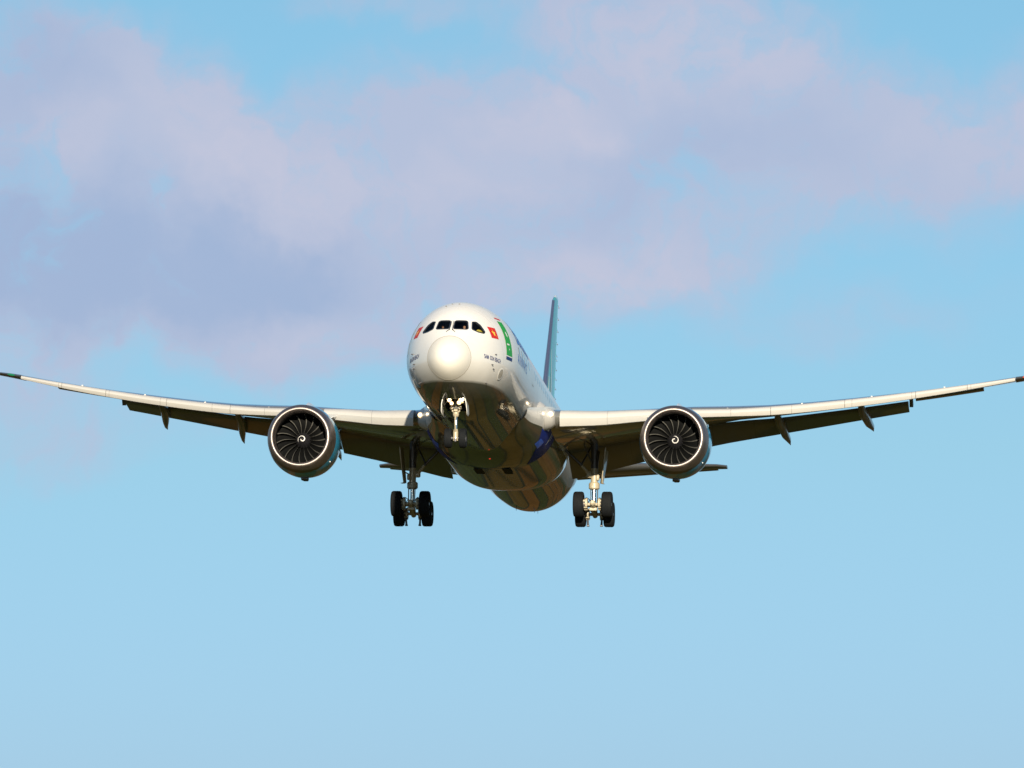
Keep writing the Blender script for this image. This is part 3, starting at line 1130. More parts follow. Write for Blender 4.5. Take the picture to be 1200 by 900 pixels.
wings = {}
for side in (1, -1):
    xs = [2.2, 2.9, 4.2, 5.7, 7.8, 9.75, 10.5, 12.6, 14.3, 16.5, 18.7, 21.4, 23.1, 25, 27.15]
    rows = []
    for x in xs:
        zl, zt = smooth_tab(x, ZLE), smooth_tab(x, ZTE)
        h = smooth_tab(x, ZUP) - smooth_tab(x, ZLO) if x >= 3 else 1.0
        # chord line starts behind the slat
        le = Vector((x, yle(x) + .55 * h, zl + (.12 * h)))
        te = Vector((x, smooth_tab(x, YTE), zt))
        t = smooth_tab(x, TC)
        rows.append(airfoil(le, te, t * .96, camber=t * .06))
    mb = MB()
    mb.loft(mirror(rows, side))
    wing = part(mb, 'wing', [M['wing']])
    wings[side] = wing
    # raked tip
    rows = []
    for x in (27.17, 27.8, 28.4, 29.0, 29.5, 29.9, 30.1):
        zl, zt = smooth_tab(x, ZLE), smooth_tab(x, ZTE)
        t = smooth_tab(x, TC)
        rows.append(airfoil((x, yle(x), zl), (x, smooth_tab(x, YTE), zt), t * 1.25, tail=.01))
    mb = MB()
    mb.loft(mirror(rows, side))
    sub(mb, 'wingtip', M['tip'], wing)
    mb = MB()
    rr = []
    for x in (27.55, 27.65, 27.8, 27.95, 28.05):
        zl = smooth_tab(x, ZLE)
        r = .06 * math.sin(math.pi * (x - 27.5) / .6) + .01
        rr.append([(x, yle(x) + .02 - r * math.cos(a) * 1.0, zl + r * math.sin(a)) for a in np.linspace(0, 2 * math.pi, 10, endpoint=False)])
    mb.loft(mirror(rr, side))
    sub(mb, 'navigation_light', M['nav_red'] if side > 0 else M['nav_green'], wing)
    # slats, drooped
    for a, b in ((3.84, 8.95), (10.45, 14.42), (14.44, 18.22), (18.24, 21.9), (21.92, 24.6), (24.62, 27.14)):
        rows = []
        n = 9
        for i in range(n + 1):
            x = a + (b - a) * i / n
            zu, zl = smooth_tab(x, ZUP), smooth_tab(x, ZLO)
            h = zu - zl
            y0 = yle(x)
            P = [(1.45, 1.02), (1.05, 1.0), (.70, .94), (.42, .84), (.20, .71), (.07, .57), (.0, .42), (.06, .28), (.14, .14), (.23, .01), (.34, -.015),
                 (.36, .02), (.30, .12), (.30, .30), (.42, .52), (.66, .74), (.98, .88), (1.45, .99)]
            rows.append([(x, y0 + p * h, zl + q * h) for p, q in P])
        mb = MB()
        mb.loft(mirror(rows, side))
        sub(mb, 'slat', M['slat'], wing, sharp=24)
    # flaps, lowered
    for a, b, nm_ in ((3.25, 9.15, 'flap'), (9.2, 10.75, 'flaperon'), (10.8, 21.38, 'flap')):
        rows = []
        n = 10
        for i in range(n + 1):
            x = a + (b - a) * i / n
            ty, tz = flap_te(x)
            y0, z0 = smooth_tab(x, YTE), smooth_tab(x, ZTE)
            if nm_ == 'flaperon':
                ty, tz = ty - .2, tz + .15
            dz_ = lerp_tab(x, [(3, .02), (9.2, .02), (10.8, .06), (12.5, .18), (14.3, .24), (21.4, .25)])
            le = Vector((x, y0 - .45, z0 - dz_))
            rows.append(airfoil(le, (x, ty, tz), .15 * ((Vector((x, ty, tz)) - le).length) * .7 + .03, camber=.05))
        mb = MB()
        mb.loft(mirror(rows, side))
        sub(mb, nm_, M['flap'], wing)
    # flap hinge at the outer end of the flap
    mb = MB()
    mb.loft(mirror([[(x, 36.8, 2.18), (x, 38.0, 1.98), (x, 37.2, 1.72)] for x in (21.42, 21.62)], side))
    sub(mb, 'flap_hinge', M['flap'], wing)
    # aileron
    rows = []
    for i in range(6):
        x = 21.75 + (25.4 - 21.75) * i / 5
        y0, z0 = smooth_tab(x, YTE), smooth_tab(x, ZTE)
        rows.append(airfoil((x, y0 - .05, z0 - .04), (x, y0 + .75, z0 - .08), .10))
    mb = MB()
    mb.loft(mirror(rows, side))
    sub(mb, 'aileron', M['flap'], wing)
    # flap track fairings
    for x0, xt, yt, zt in ((9.45, 9.54, 37.5, -1.22), (14.55, 14.95, 38.0, -.25), (18.95, 19.4, 39.4, .70)):
        ysd = smooth_tab(x0, YTE)
        zl = smooth_tab(x0, ZTE)
        path = [(x0, ysd - 3.4, zl - .30), (x0, ysd - 2.6, zl - .42), (x0, ysd - 1.4, zl - .50), (x0 * .75 + xt * .25, ysd - .2, zl * .88 + zt * .12 - .45),
                (x0 * .5 + xt * .5, ysd + .9, zl * .55 + zt * .45 - .28), (xt - .05, (ysd + .9) * .4 + yt * .6, zl * .25 + zt * .75 - .12), (xt, yt, zt)]
        wd = [.03, .16, .22, .23, .20, .12, .015]
        ht = [.04, .24, .34, .38, .36, .20, .02]
        rows = [[(q[0] + w * math.cos(a), q[1], q[2] + h * math.sin(a)) for a in np.linspace(0, 2 * math.pi, 16, endpoint=False)] for q, w, h in zip(path, wd, ht)]
        mb = MB()
        mb.loft(mirror(rows, side))
        sub(mb, 'flap_track_fairing', M['flap'], wing)
    # root fillet with the landing lamp
    mb = MB()
    rows = []
    for x, yy, hh in ((2.55, 18.6, .95), (2.85, 19.2, .80), (3.15, 19.75, .62), (3.42, 20.17, .50), (3.58, 20.45, .36)):
        zm = smooth_tab(x, ZLE) + .05 if x > 2.9 else -1.15
        rows.append([(x, yy + hh * 1.6 * (1 - math.cos(a)), zm + hh * math.sin(a)) for a in np.linspace(-math.pi * .75, math.pi * .75, 17)])
    mb.loft(mirror(rows, side))
    sub(mb, 'wing_root_fillet', M['slat'], wing)
    mb = MB()
    mb.revolve([(-.05, .001), (-.045, .045), (-.035, .075)], (0, 0, 0), 20, 0)
    mb.revolve([(-.035, .075), (-.01, .115), (.03, .14)], (0, 0, 0), 20, 1)
    o = sub(mb, 'landing_light', [M['lamp_root'], M['lamp_halo']], wing)
    o.location = (side * 3.41, 20.08, -1.06 if side > 0 else -1.12)
    # small fasteners standing out of the skyline of the wing
    for x in (12.2, 16.0, 19.6, 23.4):
        mb = MB()
        q = Vector((side * x, yle(x) + 1.3 * (smooth_tab(x, ZUP) - smooth_tab(x, ZLO)), smooth_tab(x, ZUP) + .02))
        mb.box(q, (.1, .25, .06), bev=.015)
        sub(mb, 'wing_vortex_stub', M['slat'], wing)

# ------------------------------------------------------------------ engines
EX, EY, EZ = 9.78, 20.6, -2.20


def make_engine(side):
    c = Vector((side * EX, EY, EZ))
    mb = MB()
    # cowl: outer skin aft of the lip, fan nozzle
    outer = [(.98, 1.800), (1.4, 1.865), (1.9, 1.885), (2.6, 1.86), (3.4, 1.76), (4.2, 1.60), (4.9, 1.45), (4.92, 1.42), (4.2, 1.46), (3.4, 1.5), (2.6, 1.5), (2.0, 1.45)]
    mb.revolve(outer, (0, 0, 0), 96)
    eng = mb.build('engine', [M['cowl']], plane, OFF + c)
    # polished lip
    mb = MB()
    lip = [(.55, 1.335), (.34, 1.340), (.20, 1.355), (.10, 1.380), (.04, 1.415), (.01, 1.45), (.0, 1.485), (.012, 1.53), (.045, 1.58), (.11, 1.63), (.22, 1.68), (.42, 1.735), (.70, 1.778), (.98, 1.801)]
    mb.revolve(lip, (0, 0, 0), 96)
    sub(mb, 'inlet_lip', M['lip'], eng)
    mb = MB()
    mb.revolve([(.55, 1.334), (.9, 1.36), (1.2, 1.40), (1.55, 1.43), (2.05, 1.44)], (0, 0, 0), 72)
    sub(mb, 'inlet_duct', M['duct'], eng)
    mb = MB()
    mb.revolve([(2.02, 1.445), (2.0, 1.0), (2.0, .3), (2.0, .002)], (0, 0, 0), 48)
    sub(mb, 'fan_backplate', M['dark'], eng)
    # core cowl and plug
    mb = MB()
    mb.revolve([(2.4, 1.1), (4.0, 1.02), (5.0, .86), (6.0, .64), (6.02, .58), (5.4, .55)], (0, 0, 0), 48)
    mb.revolve([(5.3, .40), (6.0, .36), (6.6, .20), (7.0, .03)], (0, 0, 0), 32)
    sub(mb, 'core_nozzle', M['core'], eng)
    # spinner with the white comma
    mb = MB()
    sp = [(.96, .004), (.99, .06), (1.05, .13), (1.15, .22), (1.28, .31), (1.42, .38), (1.55, .42)]
    mb.revolve(sp, (0, 0, 0), 40)
    a0 = R(215) if side < 0 else R(105)
    rows_i, rows_o = [], []
    N = 46
    for i in range(N + 1):
        u = i / N
        a = a0 - (1 - u) * R(400)
        r = .045 + .19 * u
        wdt = .026 * (1 - .75 * abs(u - .35) ** 1.5 * 2) if u < .9 else .026 * (1 - u) / .1 * .6 + .004
        def sp_y(r):
            return lerp_tab(r, [(p[1], p[0]) for p in sp]) - .006
        for rr, L in ((r - wdt, rows_i), (r + wdt, rows_o)):
            rr = max(rr, .006)
            L.append((rr * math.cos(a), sp_y(rr) - .004, rr * math.sin(a)))
    mb.grid([rows_i, rows_o], False, 1)
    sub(mb, 'spinner', [M['spinner'], M['pure']], eng, recalc=False)
    # 18 wide-chord blades
    mb = MB()
    rows = []
    for i in range(11):
        u = i / 10
        r = .34 + (1.385 - .34) * u
        ch = .34 + .26 * math.sin(math.pi * min(u, .85) * .6)
        st = R(22 + 38 * u)                       # stagger from the axis
        sweep = .10 * math.sin(math.pi * u) - .12 * u
        row = []
        for j in range(9):
            v = j / 8 - .5
            cam_ = .05 * (1 - 4 * v * v)
            axial = v * ch * math.cos(st) + cam_ * math.sin(st) + .03 * u
            tang = v * ch * math.sin(st) - cam_ * math.cos(st)
            ang = tang / r + sweep
            row.append((r * math.sin(ang), 1.5 + axial, r * math.cos(ang)))
        for j in range(7, 0, -1):
            v = j / 8 - .5
            cam_ = .05 * (1 - 4 * v * v) - .03 * (1 - 4 * v * v) * (1 - .5 * u)
            axial = v * ch * math.cos(st) + cam_ * math.sin(st) + .03 * u
            tang = v * ch * math.sin(st) - cam_ * math.cos(st)
            ang = tang / r + sweep
            row.append((r * math.sin(ang), 1.5 + axial, r * math.cos(ang)))
        rows.append(row)
    mb.loft(rows)
    for i, f in enumerate(mb.f):
        if len(f) == 4 and i < 160 and (i % 16) in (0, 15):
            mb.m[i] = 1
    b0 = sub(mb, 'fan_blade', [M['blade'], M['blade_edge']], eng)
    for k in range(1, 18):
        o = b0.copy()
        COL.objects.link(o)
        o.parent = eng
        o.rotation_euler = (0, 2 * math.pi * k / 18, 0)
    # pylon
    mb = MB()
    rows = []
    for z, y0, y1, w in ((1.2, 1.6, 5.6, .24), (1.75, 1.9, 6.2, .22), (2.0, 2.5, 7.2, .20), (2.3, 3.6, 8.0, .16)):
        rows.append([(w * math.sin(math.pi * 2 * i / 20) * (1 if True else 0), y0 + (y1 - y0) * (.5 - .5 * math.cos(math.pi * 2 * i / 20)), z) for i in range(20)])
    mb.loft(rows)
    sub(mb, 'pylon', M['cowl_white'], eng)
    # strake on the inboard shoulder
    mb = MB()
    ai = math.pi * (.24 if side < 0 else .76)
    n = Vector((math.cos(ai), 0, math.sin(ai)))
    t = Vector((-math.sin(ai), 0, math.cos(ai)))
    pr = [(2.1, 1.84), (2.5, 2.05), (3.1, 2.20), (3.5, 2.18), (3.5, 1.7)]
    mb.loft([[n * r + t * s + Vector((0, y, 0)) for y, r in pr] for s in (-.02, .02)])
    sub(mb, 'nacelle_strake', M['cowl_white'], eng)
    # drain mast below
    mb = MB()
    mb.loft([[(x, y, z) for x, y in ((-.16, 2.2), (.16, 2.2), (.2, 2.7), (.1, 3.2), (-.1, 3.2), (-.2, 2.7))] for z in (-1.78, -1.955)])
    sub(mb, 'drain_fairing', M['steel'], eng)
    # latch plate catching the light on the lower outboard side, and livery patch
    mb = MB()
    for aa in (R(-38),):
        q = Vector((1.86 * math.cos(aa), 1.35, 1.86 * math.sin(aa)))
        mb.box(q, (.04, .06, .06), bev=.01)
    sub(mb, 'cowl_latch', M['pure'], eng)
    mb = MB()
    rows = []
    for i in range(9):
        y = 2.2 + i * .3
        r = lerp_tab(y, outer[:7]) + .008
        a_lo, a_hi = R(5 - i * 2), R(32 + 6 * math.sin(i))
        rows.append([(r * math.cos(a_lo + (a_hi - a_lo) * j / 8), y, r * math.sin(a_lo + (a_hi - a_lo) * j / 8)) for j in range(9)])
    mb.grid(rows)
    sub(mb, 'cowl_emblem', M['cowl_white'], eng)
    return eng


for side in (1, -1):
    make_engine(side)

# ------------------------------------------------------------------ tail
def fin_row(z, ch0=52.4, rear=None):
    u = (z - 2.4) / (11.47 - 2.4)
    le = 51.9 + 7.9 * u + (0 if z < 11.2 else .25)
    te = 60.2 + 2.5 * u
    return le, te, .56 * (1 - u) + .22 * u


rows, rrows = [], []
zs = [2.0, 3.2, 4.5, 6, 7.5, 9, 10.3, 11.0, 11.3, 11.47]
for z in zs:
    le, te, t = fin_row(z)
    if z > 11.1:
        le += (z - 11.1) * 1.6
        t *= .8
    hinge = le + (te - le) * .70
    af = airfoil((0, le, z), (0, te, z), 1, 16, 0)
    def half(u):
        return 5 * (.2969 * math.sqrt(u) - .126 * u - .3516 * u * u + .2843 * u ** 3 - .1036 * u ** 4) * t
    us = [.7 * (1 - math.cos(math.pi / 2 * i / 14)) for i in range(15)]
    rows.append([(half(u), le + (te - le) * u, z) for u in reversed(us)] + [(-half(u), le + (te - le) * u, z) for u in us[1:]])
    us = [.703, .76, .82, .88, .94, 1.0]
    rrows.append([(half(u) + .006, le + (te - le) * u, z) for u in us] + [(-half(u) - .006, le + (te - le) * u, z) for u in reversed(us)])
mb = MB()
mb.loft(rows)
for i, f in enumerate(mb.f):
    y = sum(mb.v[j][1] for j in f) / len(f)
    z = sum(mb.v[j][2] for j in f) / len(f)
    le, te, t = fin_row(z)
    u = (y - le) / (te - le)
    x = sum(mb.v[j][0] for j in f) / len(f)
    mb.m[i] = 1 if (u < .075 or x < 0) else 0
    if z > 11.2: mb.m[i] = 2
fin = part(mb, 'vertical_stabilizer', [M['fin_teal'], M['fin_navy'], M['cowl_white']])
mb = MB()
mb.loft(rrows)
sub(mb, 'rudder', M['fin_teal'], fin)
# white curved stripes on the port and starboard faces
for side in (1, -1):
    for z0, z1, u0, u1 in ((2.6, 7.8, .34, .10), (2.6, 6.0, .17, .08)):
        mb = MB()
        ra, rb = [], []
        for i in range(15):
            s = i / 14
            z = z0 + (z1 - z0) * s
            le, te, t = fin_row(z)
            u = u0 + (u1 - u0) * s ** 1.6
            w = .045 * (1 - s) + .006
            for uu, L in ((u - w, ra), (u + w, rb)):
                hh = 5 * (.2969 * math.sqrt(uu) - .126 * uu - .3516 * uu * uu + .2843 * uu ** 3 - .1036 * uu ** 4) * t
                L.append((side * (hh + .02), le + (te - le) * uu, z))
        mb.grid([ra, rb])
        sub(mb, 'fin_stripe', M['pure'], fin)
for i in range(14):
    z = 3.3 + i * .58 if i < 9 else 8.2 + (i - 9) * .75
    le, te, t = fin_row(z)
    mb = MB()
    mb.tube([(0, te - .05, z), (0, te + .60, z - .05)], [.007, .007], 6)
    mb.tube([(0, te + .6, z - .05), (0, te + .8, z - .06)], [.024, .024], 6)
    sub(mb, 'static_wick', M['steel'], fin)
for side in (1, -1):
    rows, er = [], []
    for x in (.6, 1.6, 4, 6.5, 8.5, 9.5, 9.9, 10.05):
        u = (x - .6) / 9.4
        le = 53.4 + 6.7 * u + (0 if x < 9.4 else (x - 9.4) * .9)
        te = 59.6 + 2.6 * u
        z = .55 + .105 * (x - .6)
        t = .72 * (1 - u) + .16 * u
        hp = le + (te - le) * .7
        rows.append(airfoil((x, le, z), (x, hp, z + .01), t, tail=t * .5))
        if 1.7 < x < 9.6 or x in (1.6,):
            er.append(airfoil((x, hp - .02, z), (x, te, z - .01), t * .55))
    mb = MB()
    mb.loft(mirror(rows, side))
    hs = part(mb, 'horizontal_stabilizer', [M['stab']])
    mb = MB()
    mb.loft(mirror(er, side))
    sub(mb, 'elevator', M['flap'], hs)

# ------------------------------------------------------------------ wheels


def wheel_mesh(mb, c, r, w, rim=.58):
    """axis along x; tyre material 0, rim 1, hub 2"""
    h = w / 2
    pr = [(-h * .62, r * rim), (-h * .93, r * .70), (-h, r * .82), (-h * .93, r * .92), (-h * .72, r * .985), (-h * .45, r)]
    for g_ in (-.3, 0, .3):
        pr += [(h * (g_ - .05), r), (h * (g_ - .035), r * .978), (h * (g_ + .035), r * .978), (h * (g_ + .05), r)]
    pr += [(h * .45, r), (h * .72, r * .985), (h * .93, r * .92), (h, r * .82), (h * .93, r * .70), (h * .62, r * rim)]
    mb.revolve(pr, c, 48, 0, 'x')
    for s in (-1, 1):
        mb.revolve([(s * h * .62, r * rim), (s * h * .70, r * (rim - .03)), (s * h * .45, r * (rim - .08)), (s * h * .40, r * .32), (s * h * .62, r * .26), (s * h * .64, .001)], c, 32, 1, 'x')
        for kk in range(9):
            a = 2 * math.pi * kk / 9
            mb.box(Vector(c) + Vector((s * h * .42, r * .41 * math.cos(a), r * .41 * math.sin(a))), (.02, r * .09, r * .09), 2)


# ------------------------------------------------------------------ main landing gear
GX, GY, GZ = 4.88, 30.6, -4.74
for side in (1, -1):
    mb = MB()
    x = side * GX
    # 0 cream, 1 chrome, 2 dark steel
    mb.tube([(x, GY, -.9), (x, GY, -2.55)], .19, 18, 2)
    mb.tube([(x, GY, -2.5), (x, GY, -3.35)], [.185, .185], 18, 0)
    mb.tube([(x, GY, -3.30), (x, GY, -3.36), (x, GY, -3.62), (x, GY, -3.68)], [.24, .29, .29, .22], 18, 0)
    mb.tube([(x, GY, -3.6), (x, GY, -4.55)], .115, 16, 1)
    mb.tube([(x, GY, -4.40), (x, GY, -4.86)], [.17, .19], 16, 0)
    # trunnion lugs
    mb.box((x - side * .27, GY - .02, -2.88), (.30, .26, .34), 0, bev=.06)
    mb.box((x + side * .20, GY - .12, -3.05), (.16, .22, .30), 0, bev=.04)
    # torque links behind and ahead of the piston
    for dy in (.34,):
        mb.tube([(x, GY + .2, -3.6), (x, GY + dy + .1, -4.05)], [.07, .045], 8, 0)
        mb.tube([(x, GY + dy + .1, -4.05), (x, GY + .15, -4.5)], [.045, .07], 8, 0)
    # lock links on both sides of the piston
    mb.tube([(x + side * .19, GY - .1, -3.65), (x + side * .19, GY - .1, -4.42)], .028, 8, 2)
    mb.tube([(x - side * .17, GY - .16, -3.6), (x - side * .15, GY - .18, -4.4)], .022, 8, 2)
    mb.box((x, GY - .22, -3.55), (.26, .12, .2), 0, bev=.03)
    gear = part(mb, 'main_landing_gear', [M['gear'], M['chrome'], M['steel']])
    # bogie beam, toes up
    ca, sa = math.cos(R(14.5)), math.sin(R(14.5))
    rx = Matrix.Rotation(-R(14.5), 3, 'X')
    bm_ = MB()
    f_ = Vector((x, GY - .95 * ca, GZ + .95 * sa))
    b_ = Vector((x, GY + .95 * ca, GZ - .95 * sa))
    bm_.tube([f_, (f_ + b_) / 2, b_], [.14, .19, .14], 14, 0)
    for s in (-1, 1):
        q = Vector((x, GY + s * .73 * ca, GZ - s * .73 * sa))
        bm_.tube([q - Vector((1.0, 0, 0)), q + Vector((1.0, 0, 0))], .085, 14, 0)
    sub(bm_, 'bogie_beam', [M['gear'], M['steel']], gear)
    first = None
    for s in (-1, 1):
        for sx in (-1, 1):
            q = Vector((x + sx * .76, GY + s * .73 * ca, GZ - s * .73 * sa))
            if first is None:
                w_ = MB()
                wheel_mesh(w_, (0, 0, 0), .685, .56)
                first = sub(w_, 'wheel', [M['tyre'], M['rim'], M['steel']], gear)
                first.location = q
            else:
                o = first.copy()
                COL.objects.link(o)
                o.parent = gear
                o.location = q
            # brake pack with pistons between tyre and beam
            bk = MB()
            bx = x + sx * .40
            bk.revolve([(-.12, .12), (-.12, .27), (.12, .29), (.12, .12)], (bx, q.y, q.z), 20, 0, 'x')
            for kk in range(5):
                a = math.pi * (.5 + kk * .25)
                cc = Vector((bx - sx * .03, q.y + .0, q.z)) + Vector((0, math.cos(a) * .27, math.sin(a) * .27))
                bk.tube([cc + Vector((-.09, 0, 0)), cc + Vector((.09, 0, 0))], .05, 8, 1)
            bk.box((bx - sx * .06, q.y - .27, q.z + .05), (.13, .10, .42), 1, bev=.03)
            bk.box((bx + sx * .06, q.y - .25, q.z + .16), (.16, .10, .11), 1, bev=.03)
            sub(bk, 'brake', [M['steel'], M['gear']], gear)
            hs_ = MB()
            pts = [Vector((x + sx * .16, GY - .1, -4.3)), Vector((x + sx * .33, q.y * .5 + GY * .5 - .1, -4.15)), Vector((x + sx * .42, q.y - .1, q.z + .42)), Vector((x + sx * .44, q.y - .2, q.z + .15))]
            sm_ = []
            for i in range(13):
                u = i / 12
                p_ = pts[0] * (1-u)**3 + pts[1] * 3*u*(1-u)**2 + pts[2] * 3*u*u*(1-u) + pts[3] * u**3
                sm_.append(p_)
            hs_.tube(sm_, .022, 6)
            sub(hs_, 'brake_hose', M['rubber_hose'], gear)
            # brake rod feet below the beam
            fo = MB()
            if s > 0:
                fo.tube([(bx - sx * .02, q.y - .05, q.z - .25), (bx - sx * .04, q.y - .02, q.z - .60)], [.05, .06], 8)
                fo.box((bx - sx * .04, q.y - .02, q.z - .62), (.15, .16, .08), bev=.02)
                sub(fo, 'brake_rod', M['steel'], gear)
    cb = MB()
    cb.tube([(x - .34, GY - .42, -4.62), (x + .34, GY - .42, -4.62)], .06, 10)
    cb.box((x, GY - .95, GZ + .26), (.22, .16, .22), bev=.04)
    cb.box((x, GY - .5, GZ - .05), (.42, .12, .16), bev=.03)
    sub(cb, 'axle_fitting', M['gear'], gear)
    br = MB()
    br.tube([(x - side * .2, GY - .02, -2.95), (side * 4.22, GY - .25, -2.42)], [.10, .085], 12, 0)
    br.tube([(side * 4.22, GY - .25, -2.42), (side * 3.35, GY - .6, -1.62)], [.085, .08], 12, 1)
    br.tube([(x - side * .1, GY + .5, -1.1), (side * 4.2, GY - .1, -2.3)], .05, 8, 1)
    sub(br, 'side_brace', [M['gear'], M['steel']], gear)
    br = MB()
    br.tube([(x, GY + .1, -3.1), (x + side * .05, GY + 1.9, -1.4)], .08, 10)
    br.tube([(x - side * .55, GY - 1.5, -1.2), (x - side * .1, GY - .1, -2.35)], .05, 8)
    sub(br, 'drag_brace', M['steel'], gear)
    # strut door, outboard
    dr = MB()
    rows = []
    for z, y0, y1, xo in ((-1.5, 29.85, 31.5, .62), (-2.4, 29.9, 31.35, .52), (-3.0, 30.05, 31.1, .45), (-3.35, 30.3, 30.85, .42), (-3.42, 30.1, 30.35, .56)):
        rows.append([(x + side * xo, y0, z), (x + side * (xo - .10), (y0 + y1) / 2, z), (x + side * xo, y1, z), (x + side * (xo + .05), y1, z), (x + side * (xo - .04), (y0 + y1) / 2, z), (x + side * (xo + .05), y0, z)])
    dr.loft(rows)
    dr.tube([(x + side * .15, GY, -2.9), (x + side * .46, GY, -2.75)], .035, 8)
    sub(dr, 'gear_door', M['gear'], gear)

# ------------------------------------------------------------------ nose landing gear
NYG = 4.9
mb = MB()
mb.tube([(0, NYG, -2.1), (0, NYG, -3.12)], .105, 16, 0)
mb.tube([(0, NYG, -3.05), (0, NYG, -3.2), (0, NYG, -3.3)], [.14, .155, .12], 16, 0)
mb.tube([(0, NYG, -3.25), (0, NYG, -4.0)], .072, 14, 1)
mb.tube([(0, NYG, -3.92), (0, NYG, -4.1), (0, NYG, -4.52)], [.10, .13, .13], 14, 0)
mb.tube([(-.42, NYG, -4.38), (.42, NYG, -4.38)], .075, 12, 2)
mb.tube([(0, NYG - .14, -3.2), (0, NYG - .42, -3.62)], [.05, .035], 8, 0)
mb.tube([(0, NYG - .42, -3.62), (0, NYG - .13, -4.05)], [.035, .05], 8, 0)
mb.box((0, NYG - .08, -4.5), (.12, .2, .18), 2, bev=.03)
ng = part(mb, 'nose_landing_gear', [M['gear'], M['chrome'], M['steel']])
mb = MB()
for sx in (-1, 1):
    mb.box((sx * .20, NYG - .08, -2.86), (.17, .22, .17), 0, bev=.04)
    mb.tube([(sx * .20, NYG - .02, -2.98), (sx * .06, NYG, -3.12)], .045, 8, 0)
    mb.tube([(sx * .30, NYG - .2, -2.92), (sx * .12, NYG - .2, -2.78)], .035, 8, 1)
mb.tube([(-.3, NYG - .12, -2.88), (.3, NYG - .12, -2.88)], .06, 12, 1)
mb.box((0, NYG - .16, -2.75), (.16, .12, .14), 0, bev=.03)
mb.box((.0, NYG - .2, -3.0), (.22, .1, .1), 0, bev=.03)
sub(mb, 'steering_collar', [M['gear'], M['chrome']], ng)
first = None
for sx in (-1, 1):
    if first is None:
        w_ = MB()
        wheel_mesh(w_, (0, 0, 0), .49, .36)
        first = sub(w_, 'wheel', [M['tyre'], M['rim'], M['steel']], ng)
        first.location = (sx * .37, NYG, -4.38)
    else:
        o = first.copy()
        COL.objects.link(o)
        o.parent = ng
        o.location = (sx * .37, NYG, -4.38)
mb = MB()
mb.tube([(0, NYG, -2.9), (0, NYG + 1.6, -2.2)], .07, 10)
mb.tube([(-.16, NYG + .1, -2.75), (-.2, NYG + 1.4, -2.2)], .04, 8)
mb.tube([(.16, NYG + .1, -2.75), (.2, NYG + 1.4, -2.2)], .04, 8)
sub(mb, 'drag_brace', M['steel'], ng)
LIGHTS = [(-.31, 4.5, -2.50, .105), (-.19, 4.55, -2.67, .085), (.34, 4.5, -2.47, .165), (.18, 4.55, -2.63, .10)]
for lx, ly, lz, lr in LIGHTS:
    mb = MB()
    mb.revolve([(-.04, .002), (-.037, lr * .45), (-.03, lr * .68)], (0, 0, 0), 18, 0)
    mb.revolve([(-.03, lr * .68), (-.015, lr * .9), (.0, lr * 1.18)], (0, 0, 0), 18, 2)
    mb.revolve([(.0, lr * 1.18), (.02, lr * 1.2)], (0, 0, 0), 18, 1)
    mb.revolve([(.02, lr * 1.2), (.10, lr * 1.1), (.18, lr * .6), (.2, .002)], (0, 0, 0), 18, 1)
    o = sub(mb, 'landing_light', [M['lamp'], M['steel'], M['lamp_halo']], ng)
    o.location = (lx, ly, lz)
# bay box and doors
mb = MB()
y0, y1, hx = BAY
mb.grid([[(-hx, y, -2.45), (-hx, y, -1.4), (hx, y, -1.4), (hx, y, -2.45)] for y in (y0 - .04, 4.2, 5.0, y1 + .04)])
mb.grid([[(x, y1 + .04, z) for x in (-hx, 0, hx)] for z in (-2.9, -2.2, -1.4)])
mb.grid([[(x, y0 - .04, z) for x in (-hx, 0, hx)] for z in (-2.5, -2.0, -1.4)])
for sx in (-1, 1):
    mb.grid([[(sx * hx, y, z) for y in (y0, 4.6, y1)] for z in (-2.85, -2.4, -1.4)])
sub(mb, 'gear_bay', M['dark'], ng)
for sx in (-1, 1):
    mb = MB()
    rows = []
    for z, o_, y0_, y1_ in ((-2.42, .53, 3.75, 5.0), (-2.8, .60, 3.72, 5.0), (-3.15, .63, 3.9, 4.9), (-3.3, .60, 4.15, 4.75)):
        rows.append([(sx * o_, y0_, z), (sx * (o_ + .0), y1_, z), (sx * (o_ + .03), y1_, z), (sx * (o_ + .03), y0_, z)])
    mb.loft(rows)
    sub(mb, 'gear_door', M['white'], ng)
    mb = MB()
    mb.tube([(sx * .25, 4.3, -2.3), (sx * .58, 4.3, -2.9)], .022, 6)
    mb.tube([(sx * .32, 3.8, -2.25), (sx * .42, 3.75, -2.55)], .03, 6)
    sub(mb, 'door_link', M['chrome'], ng)

# ------------------------------------------------------------------ pilots


def skin_obj(name, joints, edges, m, parent=None, sub_=1):
    me = bpy.data.meshes.new(name)
    me.from_pydata([j[0] for j in joints], edges, [])
    me.materials.append(m)
    o = bpy.data.objects.new(name, me)
    COL.objects.link(o)
    s = o.modifiers.new('skin', 'SKIN')
    s.use_smooth_shade = True
    for i, j in enumerate(joints):
        r = j[1]
        me.skin_vertices[0].data[i].radius = (r, r) if not isinstance(r, tuple) else r
    me.skin_vertices[0].data[0].use_root = True
    sd = o.modifiers.new('subsurf', 'SUBSURF')
    sd.levels = sub_
    sd.render_levels = sub_ + 1
    dg = bpy.context.evaluated_depsgraph_get()
    nm_ = bpy.data.meshes.new_from_object(o.evaluated_get(dg))
    nm_.name = name
    o.modifiers.clear()
    o.data = nm_
    nm_.materials.clear()
    nm_.materials.append(m)
    nm_.shade_smooth()
    if parent:
        o.parent = parent
    return o


